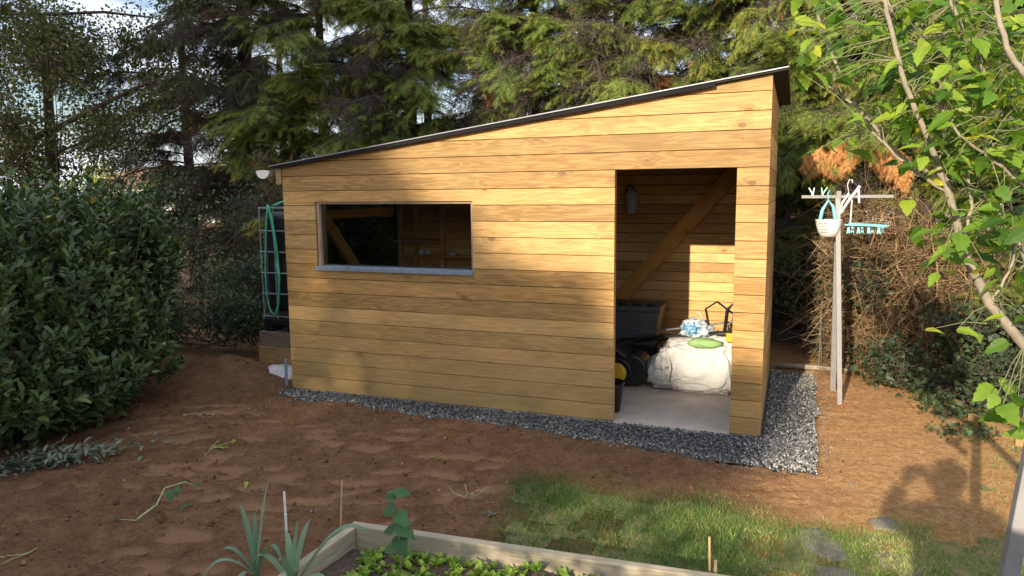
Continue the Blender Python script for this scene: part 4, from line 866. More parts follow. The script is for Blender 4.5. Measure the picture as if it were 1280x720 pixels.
szz = rng.uniform(.055, .12, len(LP)) * np.repeat(rng.uniform(.75, 1.1, n), nl); tint = np.clip(rng.beta(2, 3, len(LP)) + np.repeat(rng.normal(0, .16, n), nl), 0, .97); tint[rng.random(len(LP)) < .012] = 1
tv, tf = t_leaf(.25, .05, .16)
order = np.argsort(((LP - np.array(CAM[:])) ** 2).sum(1)); near = order[:300]; rest = order[300:]
v, f, t = scatter(tv, tf, LP[rest], ly[rest], up[rest], szz[rest], tint[rest]); print('laurel leaves', len(LP))
link('foliage', npmesh('foliage', v, f, t), M['laurel'], la)['kind'] = 'stuff'
lm = npmesh('leaf', tv, tf, np.full(len(tv), .45)); lm.materials.append(M['laurel'])
for i in near:
    o = bpy.data.objects.new('leaf', lm); COL.objects.link(o); yv = Vector(ly[i]).normalized(); xv = yv.cross(Vector(up[i])).normalized(); zv = xv.cross(yv); s_ = float(szz[i])
    o.matrix_world = Matrix(((xv.x * s_, yv.x * s_, zv.x * s_, LP[i][0]), (xv.y * s_, yv.y * s_, zv.y * s_, LP[i][1]), (xv.z * s_, yv.z * s_, zv.z * s_, LP[i][2]), (0, 0, 0, 1)))
    mw_ = o.matrix_world.copy(); o.parent = la; o.matrix_parent_inverse = Matrix.Translation(-Vector(la.location)); o.matrix_basis = mw_
q = rng.choice(n, 260, replace=False); roots = [(-1.3 + rnd.gauss(0, .45) , -1.4 + rnd.gauss(0, .5), 0) for _ in q]
roots = [tuple(np.array([P[i][0] * .45 - .72, P[i][1] * .5 - .8, -.03])) for i in q]
stems_mesh(roots, [P[i] - sh[i] * .1 for i in q], .014).build('branches', M['bark'], la)
# dark core leaves so that the bush closes up inside
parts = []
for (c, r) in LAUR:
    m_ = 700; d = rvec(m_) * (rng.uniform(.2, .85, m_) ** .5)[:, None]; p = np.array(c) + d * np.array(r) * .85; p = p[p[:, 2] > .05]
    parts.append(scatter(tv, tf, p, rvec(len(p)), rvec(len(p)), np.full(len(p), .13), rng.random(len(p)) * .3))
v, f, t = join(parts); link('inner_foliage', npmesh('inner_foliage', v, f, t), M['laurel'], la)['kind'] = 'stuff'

# ------------------------------------------------------------------ broad leaved shrub on the right
fs = empty('broad_leaved_shrub', (5.6, -2.6, 0), 'shrub with pale bare branches and broad lobed green leaves at the right', 'shrub')
B = {}
def branch(key, pts, r0, r1):
    pts = [at(*p) if len(p) == 3 else Vector(p) for p in pts]; dense = []
    for i in range(len(pts) - 1):
        for k in range(4): q = pts[i].lerp(pts[i + 1], k / 4); dense.append(q + Vector((rnd.gauss(0, .002), rnd.gauss(0, .002), rnd.gauss(0, .002))))
    dense.append(pts[-1]); n = len(dense); B[key] = dense
    MB().tube(dense, [.85 * r0 + .85 * (r1 - r0) * i / (n - 1) for i in range(n)], 9).build('branch', M['bark_pale'], fs, True)
base = Vector((5.75, -2.75, 0)); 
MB().tube([Vector((5.8, -2.8, -.1)), Vector((5.72, -2.78, .5)), at(1330, 470, -2.8)], [.035, .03, .026], 10).build('trunk', M['bark_pale'], fs, True)
branch('a', [(1330, 470, -2.8), (1281, 432, -2.82), (1236, 380, -2.84), (1203, 310, -2.86), (1187, 245, -2.88), (1172, 205, -2.9)], .021, .012)
branch('b', [(1172, 205, -2.9), (1150, 150, -2.95), (1126, 90, -2.98), (1112, 30, -3.0), (1100, -30, -3.0)], .011, .007)
branch('c', [(1180, 225, -2.88), (1130, 200, -2.7), (1095, 160, -2.6), (1062, 125, -2.55), (1026, 103, -2.5)], .008, .005)
branch('d', [(1281, 182, -2.6), (1252, 130, -2.62), (1222, 75, -2.65), (1190, 5, -2.7), (1180, -40, -2.7)], .010, .007)
branch('e', [(1281, 95, -3.1), (1258, 60, -3.1), (1245, 0, -3.1)], .010, .008)
branch('f', [(1187, 245, -2.88), (1160, 225, -2.9), (1120, 195, -2.9), (1090, 165, -2.9)], .007, .004)
branch('g', [(1203, 310, -2.86), (1215, 260, -2.8), (1208, 200, -2.7), (1190, 150, -2.6), (1168, 120, -2.5)], .007, .004)
branch('h', [(1236, 380, -2.84), (1262, 340, -2.8), (1275, 290, -2.7)], .006, .004)
branch('i', [(1104, 0, -3.0), (1118, 20, -2.95), (1100, -20, -2.8)], .006, .004)
branch('j', [(1050, 90, -2.2), (1035, 60, -2.2), (1024, 30, -2.2), (1020, -20, -2.2)], .008, .007)
branch('k', [(1281, 330, -2.5), (1262, 250, -2.5), (1230, 190, -2.5), (1180, 130, -2.5), (1165, 60, -2.5)], .007, .004)
branch('l', [(1290, 240, -2.9), (1240, 200, -2.95), (1200, 170, -3.0), (1170, 125, -3.0)], .006, .004)
tv, tf = t_leaf_broad(); lms = [npmesh('leaf', tv * np.array([sx_, 1, 1]), tf, np.full(len(tv), tn)) for sx_, tn in ((.8, .12), (.62, .28), (.8, .42), (.66, .55), (.75, .72), (.72, .95))]
for m_ in lms: m_.materials.append(M['fig']); m_.polygons.foreach_set('use_smooth', [True] * len(m_.polygons))
allp = [q for k_ in B for q in B[k_]]
def put_leaf(p, y, up, s_, i, parent=fs, tag_=None):
    yv = y.normalized(); xv = yv.cross(up).normalized(); zv = xv.cross(yv)
    o = bpy.data.objects.new('leaf', lms[i]); COL.objects.link(o); o.parent = parent; o.matrix_parent_inverse = Matrix.Translation(-Vector(parent.location))
    o.matrix_basis = Matrix(((xv.x * s_, yv.x * s_, zv.x * s_, p.x), (xv.y * s_, yv.y * s_, zv.y * s_, p.y), (xv.z * s_, yv.z * s_, zv.z * s_, p.z), (0, 0, 0, 1)))
regions = [((1120, 1290), (-10, 210), 430, .5), ((1180, 1290), (180, 340), 130, .6), ((990, 1130), (-10, 110), 85, .6), ((1070, 1150), (0, 150), 40, .5), ((985, 1090), (95, 190), 12, .5), ((1140, 1215), (270, 420), 12, .5), ((1240, 1290), (330, 560), 22, .6), ((1130, 1200), (180, 300), 12, .5)]
tw = MB(); cnt = 0; more = []; tasks = []
for (xr, yr, n_, w) in regions: tasks += [(xr, yr, 1, w)] * n_
rnd.shuffle(tasks); regions = tasks
for (xr, yr, n_, w) in regions:
    for _ in range(n_):
        tgt = at(rnd.uniform(*xr), rnd.uniform(*yr), rnd.uniform(-3.05, -2.3)); q = min(allp, key=lambda a: (a - tgt).length + rnd.uniform(0, .12)); 
        d = (tgt - q); mid = q.lerp(tgt, .5) + Vector((0, 0, .02)); tw.tube([q, mid, tgt], [.0022, .0016, .001], 5, False)
        a = rnd.uniform(0, 6.28); y = Vector((math.cos(a), math.sin(a) * .8, rnd.uniform(-.75, .25))); up = Vector((rnd.gauss(0, .45), rnd.gauss(-.45, .4), 1))
        if cnt < 300 or rnd.random() < 0: put_leaf(tgt, y, up, rnd.uniform(.05, .11), rnd.choices(range(6), (3, 3, 4, 4, 3, 1))[0])
        else: more.append((tgt, y, up, rnd.uniform(.05, .10)))
        cnt += 1
tw.build('twigs', M['bark_green'], fs, True); print('shrub leaves', cnt)
v, f, t = scatter(tv, tf, np.array([m_[0][:] for m_ in more]), np.array([m_[1][:] for m_ in more]), np.array([m_[2][:] for m_ in more]), np.array([m_[3] for m_ in more]), np.clip(rng.beta(1.6, 1.8, len(more)), 0, 1), sx=rng.uniform(.6, .85, len(more)))
link('foliage', npmesh('foliage', v, f, t), M['fig'], fs, True)['kind'] = 'stuff'

# ------------------------------------------------------------------ conifers behind the shed
SP = t_spray()
def bough_mesh(seed, style):
    """one limb of unit length along +X, drooping, with hanging fans of scale leaves"""
    r = np.random.default_rng(seed + 500); m_ = 9; t = np.linspace(0, 1, m_); dr = r.uniform(.15, .5)
    pts = np.stack([t, .06 * np.sin(t * 4 + r.uniform(0, 6)), .28 * t - dr * t ** 2], -1); PP = []; DD = []; TT = []; SZ = []; tw = []
    nsub = {'green': 42, 'thin': 20, 'dead': 34, 'bare': 26}[style]; base_t = r.uniform(.32, .62)
    for j in range(nsub):
        u_ = r.uniform(.22, 1.0); p = pts[int(u_ * (m_ - 1))] + r.normal(0, .015, 3); sd_ = r.choice([-1, 1]); aa = sd_ * r.uniform(.25, 1.25)
        l = r.uniform(.14, .40) * (1.2 - .5 * u_); d = np.array([math.cos(aa), math.sin(aa), -r.uniform(.05, .8)]); d /= np.linalg.norm(d); tw.append(np.stack([p, p + d * l * .5 + [0, 0, .02], p + d * l - [0, 0, .04]]))
        if style == 'bare': continue
        for side in (-1, 1, 0):                                   # flat fan: sprays leave both sides of the branchlet
            for q in range(6 if side else 1):
                v_ = (q + .8) / 6.5 if side else .95; c_ = p + d * l * v_ - np.array([0, 0, .04 * v_ * v_]); n_ = np.cross(d, [0, 0, 1.]); n_ /= np.linalg.norm(n_)
                PP.append(c_); DD.append(d * .8 + n_ * side * r.uniform(.4, .9) + np.array([0, 0, -r.uniform(.05, .5)]) + r.normal(0, .12, 3)); SZ.append(l * r.uniform(.30, .55) * (1.15 - .5 * v_))
                TT.append(r.uniform(.9, 1.0) if style == 'dead' or r.random() < .012 else min(.80, max(0, base_t + .18 * v_ + r.normal(0, .10))))
    v1, f1, t1 = twig_tubes(pts[None], np.array([.014]), np.array([.5]), 5); v2, f2, t2 = twig_tubes(np.array(tw), np.full(len(tw), .0045), r.random(len(tw)), 3)
    if style == 'bare':
        k3 = []
        for q_ in tw:
            for z_ in range(7): o_ = q_[1] + (q_[2] - q_[1]) * r.random(); k3.append(np.stack([o_, o_ + r.normal(0, .05, 3), o_ + r.normal(0, .12, 3)]))
        v3, f3, t3 = twig_tubes(np.array(k3), np.full(len(k3), .003), r.random(len(k3)), 3); v2, f2, t2 = join([(v2, f2, t2), (v3, f3, t3)])
    V, Q, Tn = join([(v1, f1, t1), (v2, f2, t2)]); Q = quads2tris(Q); nw = len(Q)
    if PP:
        PP = np.array(PP); DD = np.array(DD); n = len(PP); nr = unit(np.array([0, 0, 1.]) + r.normal(0, .35, (n, 3))); v, f, t_ = scatter(SP[0], SP[1], PP, DD, nr, np.array(SZ), np.array(TT))
        V, Q, Tn = join([(V, Q, Tn), (v, f, t_)])
    me = npmesh('bough', V, Q, Tn); mi = np.ones(len(Q), np.int32); mi[:nw] = 0; return me, mi
BOUGH = {}
def bough(style, seed, mat):
    k = (style, seed, mat)
    if k not in BOUGH:
        me, mi = bough_mesh(seed + {'green': 0, 'thin': 20, 'dead': 40, 'bare': 60}[style], style); me.materials.append(M['twig_dark']); me.materials.append(M[mat]); me.polygons.foreach_set('material_index', mi); BOUGH[k] = me
    return BOUGH[k]
def conifer(x0, y0, h, r, zlo, mat, lab, dens=1.0, dead=.06, seed=0, bare=.25, lean=0, trunk_r=.11):
    back = y0 > 5.7 and x0 > -6
    e = empty('conifer_tree', (x0, y0, 0), lab, 'conifer')
    MB().tube([(x0 + lean * t, y0, h * t - .1) for t in np.linspace(0, 1, 8)], [trunk_r * (1 - .85 * t) for t in np.linspace(0, 1, 8)], 10).build('trunk', M['bark'], e, True)
    nb = int((40 if back else 98 if x0 < -1.5 else 150) * dens)
    for i in range(nb):
        z = rng.uniform(zlo, 5.2) if rng.random() < .88 else rng.uniform(5.0, h * .96); k = 1 - .6 * (z / h) ** 1.6; Lb = r * k * rng.uniform(.55, 1.1)
        a = rng.uniform(0, 6.283) if rng.random() < .4 else rng.uniform(-2.9, -.25); u = rng.random()
        st = 'dead' if u < dead * .7 else 'bare' if u < dead * .7 + ((.12 if x0 < -1.5 else .03) + bare * .6) * (z < 4.6) else 'thin' if u > .78 else 'green'
        me = bough(st, int(rng.integers(0, {'green': 6, 'thin': 2, 'dead': 2, 'bare': 3}[st])), mat); o = bpy.data.objects.new('bough', me); COL.objects.link(o); o.parent = e
        o.location = (0, 0, z); o.rotation_euler = (rng.normal(0, .25), rng.normal(.05, .18), a); s_ = Lb * (.62 if st == 'dead' else 1); o.scale = (s_, s_ * rng.uniform(.85, 1.2), s_ * rng.uniform(.8, 1.2))
    nd = int(300 * dens); z = rng.uniform(zlo * .8, min(h * .8, 5.4), nd); a = rng.uniform(0, 6.283, nd); rr = rng.uniform(.1, r * .6, nd); p0 = np.stack([x0 + np.cos(a) * rr, y0 + np.sin(a) * rr, z], -1)
    d = unit(np.stack([np.cos(a), np.sin(a), rng.uniform(-.7, .2, nd)], -1) + rvec(nd) * .6); l = rng.uniform(.15, .6, nd)[:, None]; dt = np.stack([p0, p0 + d * l * .5 + rvec(nd) * .05, p0 + d * l + rvec(nd) * .08], 1)
    v, f, t = twig_tubes(dt, rng.uniform(.003, .008, nd), rng.random(nd)); link('twigs', npmesh('twigs', v, f), M['twig_dark'], e)['kind'] = 'stuff'
    return nb
T = 0
for k, a in enumerate([
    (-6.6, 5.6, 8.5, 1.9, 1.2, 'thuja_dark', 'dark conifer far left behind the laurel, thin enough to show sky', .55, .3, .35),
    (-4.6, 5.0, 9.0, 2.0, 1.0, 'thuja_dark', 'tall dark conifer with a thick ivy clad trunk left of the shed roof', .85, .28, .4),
    (-2.9, 4.8, 8.0, 1.9, .8, 'thuja', 'green conifer rising just left of the low end of the shed roof', 1.05, .14, .2),
    (-1.3, 4.9, 8.5, 1.7, .8, 'thuja', 'shaggy conifer above the window end of the shed', 1.0, .07, .3),
    (.74, 5.0, 9.0, 1.7, 2.2, 'thuja', 'conifer with a clearly visible bare dark trunk above mid roof', .75, .06, .5),
    (2.2, 4.5, 8.5, 1.6, 1.2, 'thuja', 'sunlit conifer with orange dead sprays above the shed roof', 1.0, .13, .15),
    (3.7, 4.6, 8.0, 1.6, 1.0, 'thuja', 'conifer with many bare brown twigs above the high end of the roof', 1.0, .08, .5),
    (5.1, 3.8, 8.0, 1.6, 1.9, 'thuja', 'bright green conifer behind the clothes post', 1.25, .04, .10),
    (6.7, 4.0, 8.0, 1.7, .6, 'thuja', 'sunny conifer behind the dead brush on the right', 1.1, .04, .1),
    (8.3, 3.6, 8.0, 1.8, .4, 'thuja', 'conifer at the far right edge behind the broad leaved shrub', 1.0, .03, .1),
    (5.75, 3.35, 6.0, .95, 1.75, 'thuja', 'slender young conifer with low green boughs close behind the dead brush', .55, .03, .0),
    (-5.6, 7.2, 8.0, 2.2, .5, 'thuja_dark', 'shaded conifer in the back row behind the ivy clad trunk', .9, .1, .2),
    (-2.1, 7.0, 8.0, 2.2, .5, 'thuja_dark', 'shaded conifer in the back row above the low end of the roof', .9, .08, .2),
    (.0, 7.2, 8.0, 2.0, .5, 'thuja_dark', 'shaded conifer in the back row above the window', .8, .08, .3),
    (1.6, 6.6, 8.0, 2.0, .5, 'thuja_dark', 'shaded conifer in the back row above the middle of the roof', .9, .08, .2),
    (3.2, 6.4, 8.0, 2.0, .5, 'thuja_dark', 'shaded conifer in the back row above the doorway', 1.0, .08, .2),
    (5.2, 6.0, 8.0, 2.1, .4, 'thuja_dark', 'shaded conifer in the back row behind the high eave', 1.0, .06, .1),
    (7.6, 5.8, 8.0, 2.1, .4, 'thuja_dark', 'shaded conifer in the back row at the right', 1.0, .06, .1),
    ]):
    T += conifer(a[0], a[1], a[2], a[3], a[4], a[5], a[6], a[7], a[8], k, a[9], 0, .12 if k != 1 else .2)
print('conifer faces', T)
# dead orange spray hanging from the conifer behind the clothes post
e = empty('dead_conifer_bough', (4.95, 2.75, 2.3), 'orange brown dead conifer bough hanging above the clothes post', 'dead bough')
bt = [(4.42, 2.7, 2.38), (4.7, 2.7, 2.42), (5.0, 2.75, 2.46), (5.3, 2.8, 2.44), (5.55, 2.9, 2.36)]
MB().tube(bt, [.012, .014, .016, .02, .026], 7).build('branch', M['twig_dark'], e, True); MB().tube([(5.55, 2.9, 2.36), (5.4, 3.5, 2.5), (5.15, 4.08, 2.55)], [.026, .03, .035], 7).build('limb', M['twig_dark'], e, True)
n = 4200; u = rng.random(n); px = 4.50 + u * .98 ; top = 2.18 + .26 * np.sin(np.clip((px - 4.6) / .85, 0, 1) * 3.14) + .03 * np.sin(px * 19); low = top - .16 - .18 * np.clip((px - 4.5) / .3, 0, 1)
pz = low + (top - low) * rng.random(n); pz -= .05 * np.sin(px * 12); keep = ~((np.abs(px - 4.71) < .045) & (pz > 2.2)); px, pz = px[keep], pz[keep]; n = len(px)
p = np.stack([px, 2.72 + rng.normal(0, .07, n), pz], -1); Dd = np.stack([rng.normal(0, .45, n), rng.normal(-.25, .25, n), -np.ones(n)], -1)
v, f, t = scatter(SP[0], SP[1], p, Dd, np.tile([0, -1., .3], (n, 1)) + rvec(n) * .5, rng.uniform(.045, .09, n), rng.random(n)); link('needles', npmesh('needles', v, f, t), M['thuja_dead'], e)['kind'] = 'stuff'

# ------------------------------------------------------------------ leafy trees and bushes made of clumps
def clump_bush(name, lab, cat, clumps, n_per, mat, size, template, tint_bias=0, stems=True, bark='bark', group=None, base=None, upw=.3, fill=.5, ntw=26):
    c0 = clumps[0][0]; e = empty(name, base or (c0[0], c0[1], 0), lab, cat, group); parts = []; P_ = []
    for (c, r) in clumps:
        d = rvec(n_per); p = np.array(c) + d * np.array(r) * (rng.random(n_per) ** fill)[:, None]; p = p[p[:, 2] > .02]; P_.append(p); m_ = len(p)
        parts.append(scatter(template[0], template[1], p, rvec(m_) + np.array([0, 0, upw]), rvec(m_) + np.array([0, -.3, .6]), rng.uniform(.6, 1.2, m_) * size, np.clip(rng.beta(2, 2.5, m_) + tint_bias + rng.normal(0, .1), 0, 1)))
    v, f, t = join(parts); link('crown', npmesh('crown', v, f, t), M[mat], e)['kind'] = 'stuff'
    if stems:
        b = np.array(base or (c0[0], c0[1], 0)); K3 = []; rad = []
        for (c, r), pp in zip(clumps, P_):
            c = np.array(c); s0 = b * [1, 1, 0] + np.array([rng.normal(0, .1), rng.normal(0, .1), max(0, c[2] * rng.uniform(.0, .6) - .05)]) + (c - b) * [.25, .25, 0]; m1 = s0 + (c - s0) * [.6, .6, .4] + rng.normal(0, .06, 3); K3.append(np.stack([s0, m1, c])); rad.append(.014)
            for q in pp[rng.choice(len(pp), min(len(pp), ntw), replace=False)]: K3.append(np.stack([c, c + (q - c) * .5 + rng.normal(0, .05, 3), q + rng.normal(0, .03, 3)])); rad.append(.006)
        v, f, t = twig_tubes(np.array(K3), np.array(rad), rng.random(len(K3)), 4); link('branches', npmesh('branches', v, f), M['twig_dark'], e)['kind'] = 'stuff'
    return e
LF = t_leaf(.3, .06, .12); IV = t_ivy(); SM = t_small()
# fine leaved tree at far left with sky showing
cl_ = [((-7.8 + rnd.gauss(0, 1.3), 3.6 + rnd.gauss(0, .8), rnd.uniform(2.0, 5.4)), (.85, .75, .6)) for _ in range(30)]
e = clump_bush('leafy_tree', 'small leaved olive green tree at the far left with sky showing through', 'tree', cl_, 1150, 'small_leaf', .072, SM, .05, True, base=(-8.6, 4.2, 0), fill=.5, ntw=70)
MB().tube([(-8.6, 4.2, -.1), (-8.5, 4.1, 1.5), (-8.2, 4.0, 3), (-8.0, 3.9, 5)], [.14, .12, .09, .05], 9).build('trunk', M['bark'], e, True)
MB().tube([(-8.9, 3.4, 2.2), at(30, 180, 3.4), at(90, 150, 3.4), at(180, 105, 3.5), at(240, 95, 3.8)], [.06, .05, .045, .03, .015], 8).build('limb', M['bark'], e, True)
MB().tube([at(-20, 16, 3.4), at(60, 18, 3.4), at(130, 15, 3.5), at(190, 22, 3.8)], [.03, .028, .024, .012], 8).build('limb', M['bark'], e, True)
MB().tube([at(-20, 225, 3.4), at(60, 195, 3.4), at(110, 175, 3.6), at(150, 172, 3.8)], [.03, .028, .02, .01], 8).build('limb', M['bark'], e, True)
# ivy on the thick trunk
cl_ = [((-4.6 + rnd.gauss(0, .16), 4.75 + rnd.gauss(0, .1), z_), (.34, .3, .35)) for z_ in np.arange(.8, 4.6, .3)]
tag(clump_bush('ivy', 'dark green ivy climbing the thick trunk behind the left bushes', 'ivy', cl_, 260, 'ivy', .075, IV, 0, False), None)
# scrub between laurel and shed
cl_ = [((-3.6 + rnd.gauss(0, .9), 2.6 + rnd.gauss(0, .5), rnd.uniform(.3, 2.3)), (.5, .4, .4)) for _ in range(22)]
clump_bush('mixed_scrub', 'tangled green and yellowing scrub between the laurel and the water tank', 'shrub', cl_, 300, 'ivy', .06, LF, .05, True, base=(-3.6, 2.7, 0))
cl_ = [((-2.0 + rnd.gauss(0, .5), 2.3 + rnd.gauss(0, .25), rnd.uniform(.1, 1.0)), (.42, .3, .3)) for _ in range(12)]
clump_bush('low_shrub', 'low green shrub behind the soil heap left of the tank', 'shrub', cl_, 330, 'ivy', .055, LF, .12, True, base=(-2.0, 2.4, 0))
cl_ = [((-1.5 - 1.7 * rnd.random(), 1.25 + rnd.gauss(0, .12), rnd.uniform(.0, .55)), (.34, .24, .26)) for _ in range(15)]
clump_bush('dense_shrub', 'dense dark green shrub reaching down to the soil heap beside the laurel', 'shrub', cl_, 380, 'ivy', .055, LF, .08, True, base=(-2.2, 1.4, 0))
cl_ = [((-2.7 + rnd.gauss(0, .35), 3.2, rnd.uniform(1.0, 2.6)), (.3, .25, .35)) for _ in range(9)]
clump_bush('brown_thicket', 'rusty brown dying branches hanging left of the gutter', 'shrub', cl_, 150, 'thuja_dark', .10, SP, .45, True, base=(-2.7, 3.3, 0))
# sunlit bush seen through the gap far left, field and pale houses beyond
for (x_, y_, z_, lab) in ((-15, 13, 1.6, 'yellow green bush far beyond the laurel, catching the sun'), (-9.5, 12.5, 1.9, 'distant pale green bush seen under the dark conifers'), (-20, 14, 2.2, 'distant round bush at the far left edge beyond the laurel')):
    cl_ = [((x_ + rnd.gauss(0, 1.1), y_ + rnd.gauss(0, .5), z_ * rnd.uniform(.2, 1.3)), (.9, .7, .7)) for _ in range(9)]
    clump_bush('distant_bush', lab, 'bush', cl_, 260, 'lit_bush', .14, LF, 0, False, group='sunlit bushes beyond the garden')
# ivy and dark ground shrubs on the right
cl_ = [((6.3 + rnd.gauss(0, .35), 1.4 + rnd.uniform(-.9, 1.2), rnd.uniform(.1, .75)), (.38, .35, .28)) for _ in range(20)]
clump_bush('ivy_bank', 'dark ivy covered bank along the right edge of the soil', 'ivy', cl_, 300, 'ivy', .05, IV, -.05, True, base=(6.4, 1.4, 0))
cl_ = [((5.55 + .35 * rnd.random(), 1.3 + rnd.uniform(-1.0, .6), .04), (.17, .2, .06)) for _ in range(14)]
clump_bush('ground_ivy', 'low grey green leaves creeping over the soil edge under the shrub', 'ground cover', cl_, 110, 'ivy', .035, IV, .1, False)
cl_ = [((7.0 + rnd.gauss(0, .45), 2.6 + rnd.uniform(-1.2, .7), rnd.uniform(.3, 2.6)), (.5, .45, .45)) for _ in range(26)]
clump_bush('evergreen_hedge', 'dark evergreen hedge behind the pale shrub branches', 'hedge', cl_, 330, 'ivy', .055, LF, .05, True, base=(7.0, 2.7, 0))
cl_ = [((4.75 + rnd.gauss(0, .22), 3.0 + rnd.gauss(0, .2), rnd.uniform(.0, 1.0)), (.32, .28, .28)) for _ in range(14)]
clump_bush('shaded_shrub', 'shaded shrub filling the dark gap behind the clothes post', 'shrub', cl_, 260, 'ivy', .06, LF, -.15, True, base=(4.95, 3.5, 0))
# dead brush
e = empty('dead_brush', (5.3, 2.6, 0), 'tall tangle of dry tan twigs behind the clothes post', 'brush pile')
n = 3800; px = rng.uniform(4.75, 6.15, n); py = 2.65 + rng.normal(0, .22, n) + .12 * np.abs(px - 5.3); z = rng.uniform(0, 1, n) ** 1.1 * 1.75 * (1 - .3 * np.abs(px - 5.2)) * (.8 + .4 * fbm(px, px * 0, 3, 2, 8)); p0 = np.stack([px, py, z], -1)
d = unit(rvec(n) * np.array([1, .6, .9]) + np.array([0, -.1, .15]) * rng.choice([-1, 1], n)[:, None]); l = rng.uniform(.15, .6, n)[:, None]; b1 = rvec(n) * .10; b2 = rvec(n) * .17
paths = np.stack([p0, p0 + d * l * .33 + b1, p0 + d * l * .66 + b1 + b2 * .6, p0 + d * l + b2 - np.array([0, 0, .06])], 1); paths[..., 2] = np.maximum(paths[..., 2], .0)
v, f, t = twig_tubes(paths, rng.uniform(.002, .0065, n), rng.random(n)); link('twigs', npmesh('twigs', v, f, t), M['twig_tan'], e)['kind'] = 'stuff'
mb = MB()
for k in range(9):
    x_ = rnd.uniform(4.8, 6.1); pts = [Vector((x_, 2.6 + rnd.gauss(0, .15), 0))]
    for j in range(6): pts.append(pts[-1] + Vector((rnd.gauss(0, .14), rnd.gauss(0, .08), .27)))
    mb.tube(pts, [.018, .016, .014, .012, .009, .007, .004], 6, False)
me = mb.mesh('stems'); at_ = me.attributes.new('tint', 'FLOAT', 'POINT'); at_.data.foreach_set('value', [.6] * len(me.vertices)); link('stems', me, M['twig_tan'], e, True)
# dry litter under the brush
n = 900; px = rng.uniform(4.5, 6.0, n); py = 2.15 + rng.normal(0, .16, n); d = rvec(n) * np.array([1, 1, .3]); l = rng.uniform(.03, .15, n)[:, None]; p0 = np.stack([px, py, soil_h(px, py) + .01 + rng.random(n) * .04], -1)
v, f, t = twig_tubes(np.stack([p0, p0 + d * l * .5, p0 + d * l], 1), rng.uniform(.001, .003, n), rng.random(n)); tag(link('twig_litter', npmesh('twig_litter', v, f, t), M['twig_tan']), 'broken dry twigs littering the ground below the brush', kind='stuff')

n = 700; px = rng.uniform(-3.2, -.9, n); py = rng.uniform(.6, 1.9, n); d = rvec(n) * np.array([1, 1, .3]); l = rng.uniform(.04, .2, n)[:, None]; p0 = np.stack([px, py, soil_h(px, py) + .01 + rng.random(n) * .05], -1)
v, f, t = twig_tubes(np.stack([p0, p0 + d * l * .5, p0 + d * l], 1), rng.uniform(.001, .003, n), rng.random(n)); tag(link('hedge_litter', npmesh('hedge_litter', v, f, t), M['twig_tan']), 'dry twigs and leaf litter between the laurel and the tank', kind='stuff')
# distant houses beyond the trees
def far_house(x_, y_, w, d_, h, rh, lab):
    e = empty('distant_house', (x_, y_, 0), lab, 'house', 'pale houses beyond the trees')
    MB().box((x_ - w / 2, y_, -.2), (x_ + w / 2, y_ + d_, h)).build('wall', M['wall_far'], e)
    MB().prism([(y_ - .4, h), (y_ + d_ + .4, h), (y_ + d_ / 2, h + rh)], 'x', x_ - w / 2 - .3, x_ + w / 2 + .3).build('roof', M['roof_far'], e)
    for k in range(int(w // 2.4)):
        for z_ in (1.0, 3.4):
            if z_ + 1.2 < h: X0 = x_ - w / 2 + .9 + k * 2.4; wf = MB().box((X0, y_ - .03, z_), (X0 + 1.0, y_ - .002, z_ + 1.2)).build('window', M['window_far'], e)
far_house(11.5, 26, 9, 7, 3.2, 2.0, 'pale distant house glimpsed right of the shed'); far_house(-38, 34, 12, 8, 2.4, 1.6, 'pale distant house glimpsed at the far left through the trees')

# ------------------------------------------------------------------ behind the camera: trees, hedge and the photographer that cast the shadows
def uw(u, w): return (u * math.cos(SUN_AZ) + w * math.sin(SUN_AZ), -u * math.sin(SUN_AZ) + w * math.cos(SUN_AZ))
TOPP = [(-14, 5.2), (-6, 6.6), (-2.5, 6.4), (-1, 5.2), (0, 3.3), (.8, 2.2), (1.3, 1.85), (1.7, 1.45), (2.2, 1.2), (2.65, 1.0), (2.95, .8), (3.12, .5), (3.3, .2), (3.9, .22), (4.0, .6), (4.12, .55), (4.2, .1), (4.28, -.4), (5, -1)]
def topS(u): return np.interp(u, [a for a, b in TOPP], [b for a, b in TOPP])
W0 = -36.0; TE = math.tan(SUN_EL)
def shade_tree(u0, u1, lab):
    x_, y_ = uw((u0 + u1) / 2, W0); e = empty('garden_tree', (x_, y_, 0), lab, 'tree', 'tall trees behind the camera')
    area = (u1 - u0) * 9; n = int(area * 150); u = rng.uniform(u0 - .25, u1 + .25, n); S_ = topS(u) - rng.random(n) ** 2.2 * 9.0 + rng.normal(0, .12, n) + (fbm(u, u * 0, 1.3, 3, 15) - .5) * .7 * (u < 2.9); w = W0 + rng.normal(0, .9, n)
    hgt = S_ - w * TE; ok = (hgt > .5) & ~((u > 3.3) & (S_ < -.02 - .35 * (4.2 - u))); u, w, hgt = u[ok], w[ok], hgt[ok]; p = np.stack([u * math.cos(SUN_AZ) + w * math.sin(SUN_AZ), -u * math.sin(SUN_AZ) + w * math.cos(SUN_AZ), hgt], -1)
    m_ = len(p); v, f, t = scatter(IV[0], IV[1], p, rvec(m_), rvec(m_), rng.uniform(.22, .42, m_), rng.random(m_)); link('crown', npmesh('crown', v, f, t), M['ivy'], e)
    MB().tube([(x_, y_, -.2), (x_ + .1, y_, 3), (x_, y_ + .1, 11)], [.35, .25, .1], 10).build('trunk', M['bark'], e, True)
shade_tree(-14, -6, 'broad tree behind the camera, farthest to the left'); shade_tree(-6, -1.5, 'tallest tree behind the camera, shading the laurel'); shade_tree(-1.5, 1.6, 'tree behind the camera shading the shed window'); shade_tree(1.6, 4.3, 'lower rounded tree behind the camera shading the foot of the door')
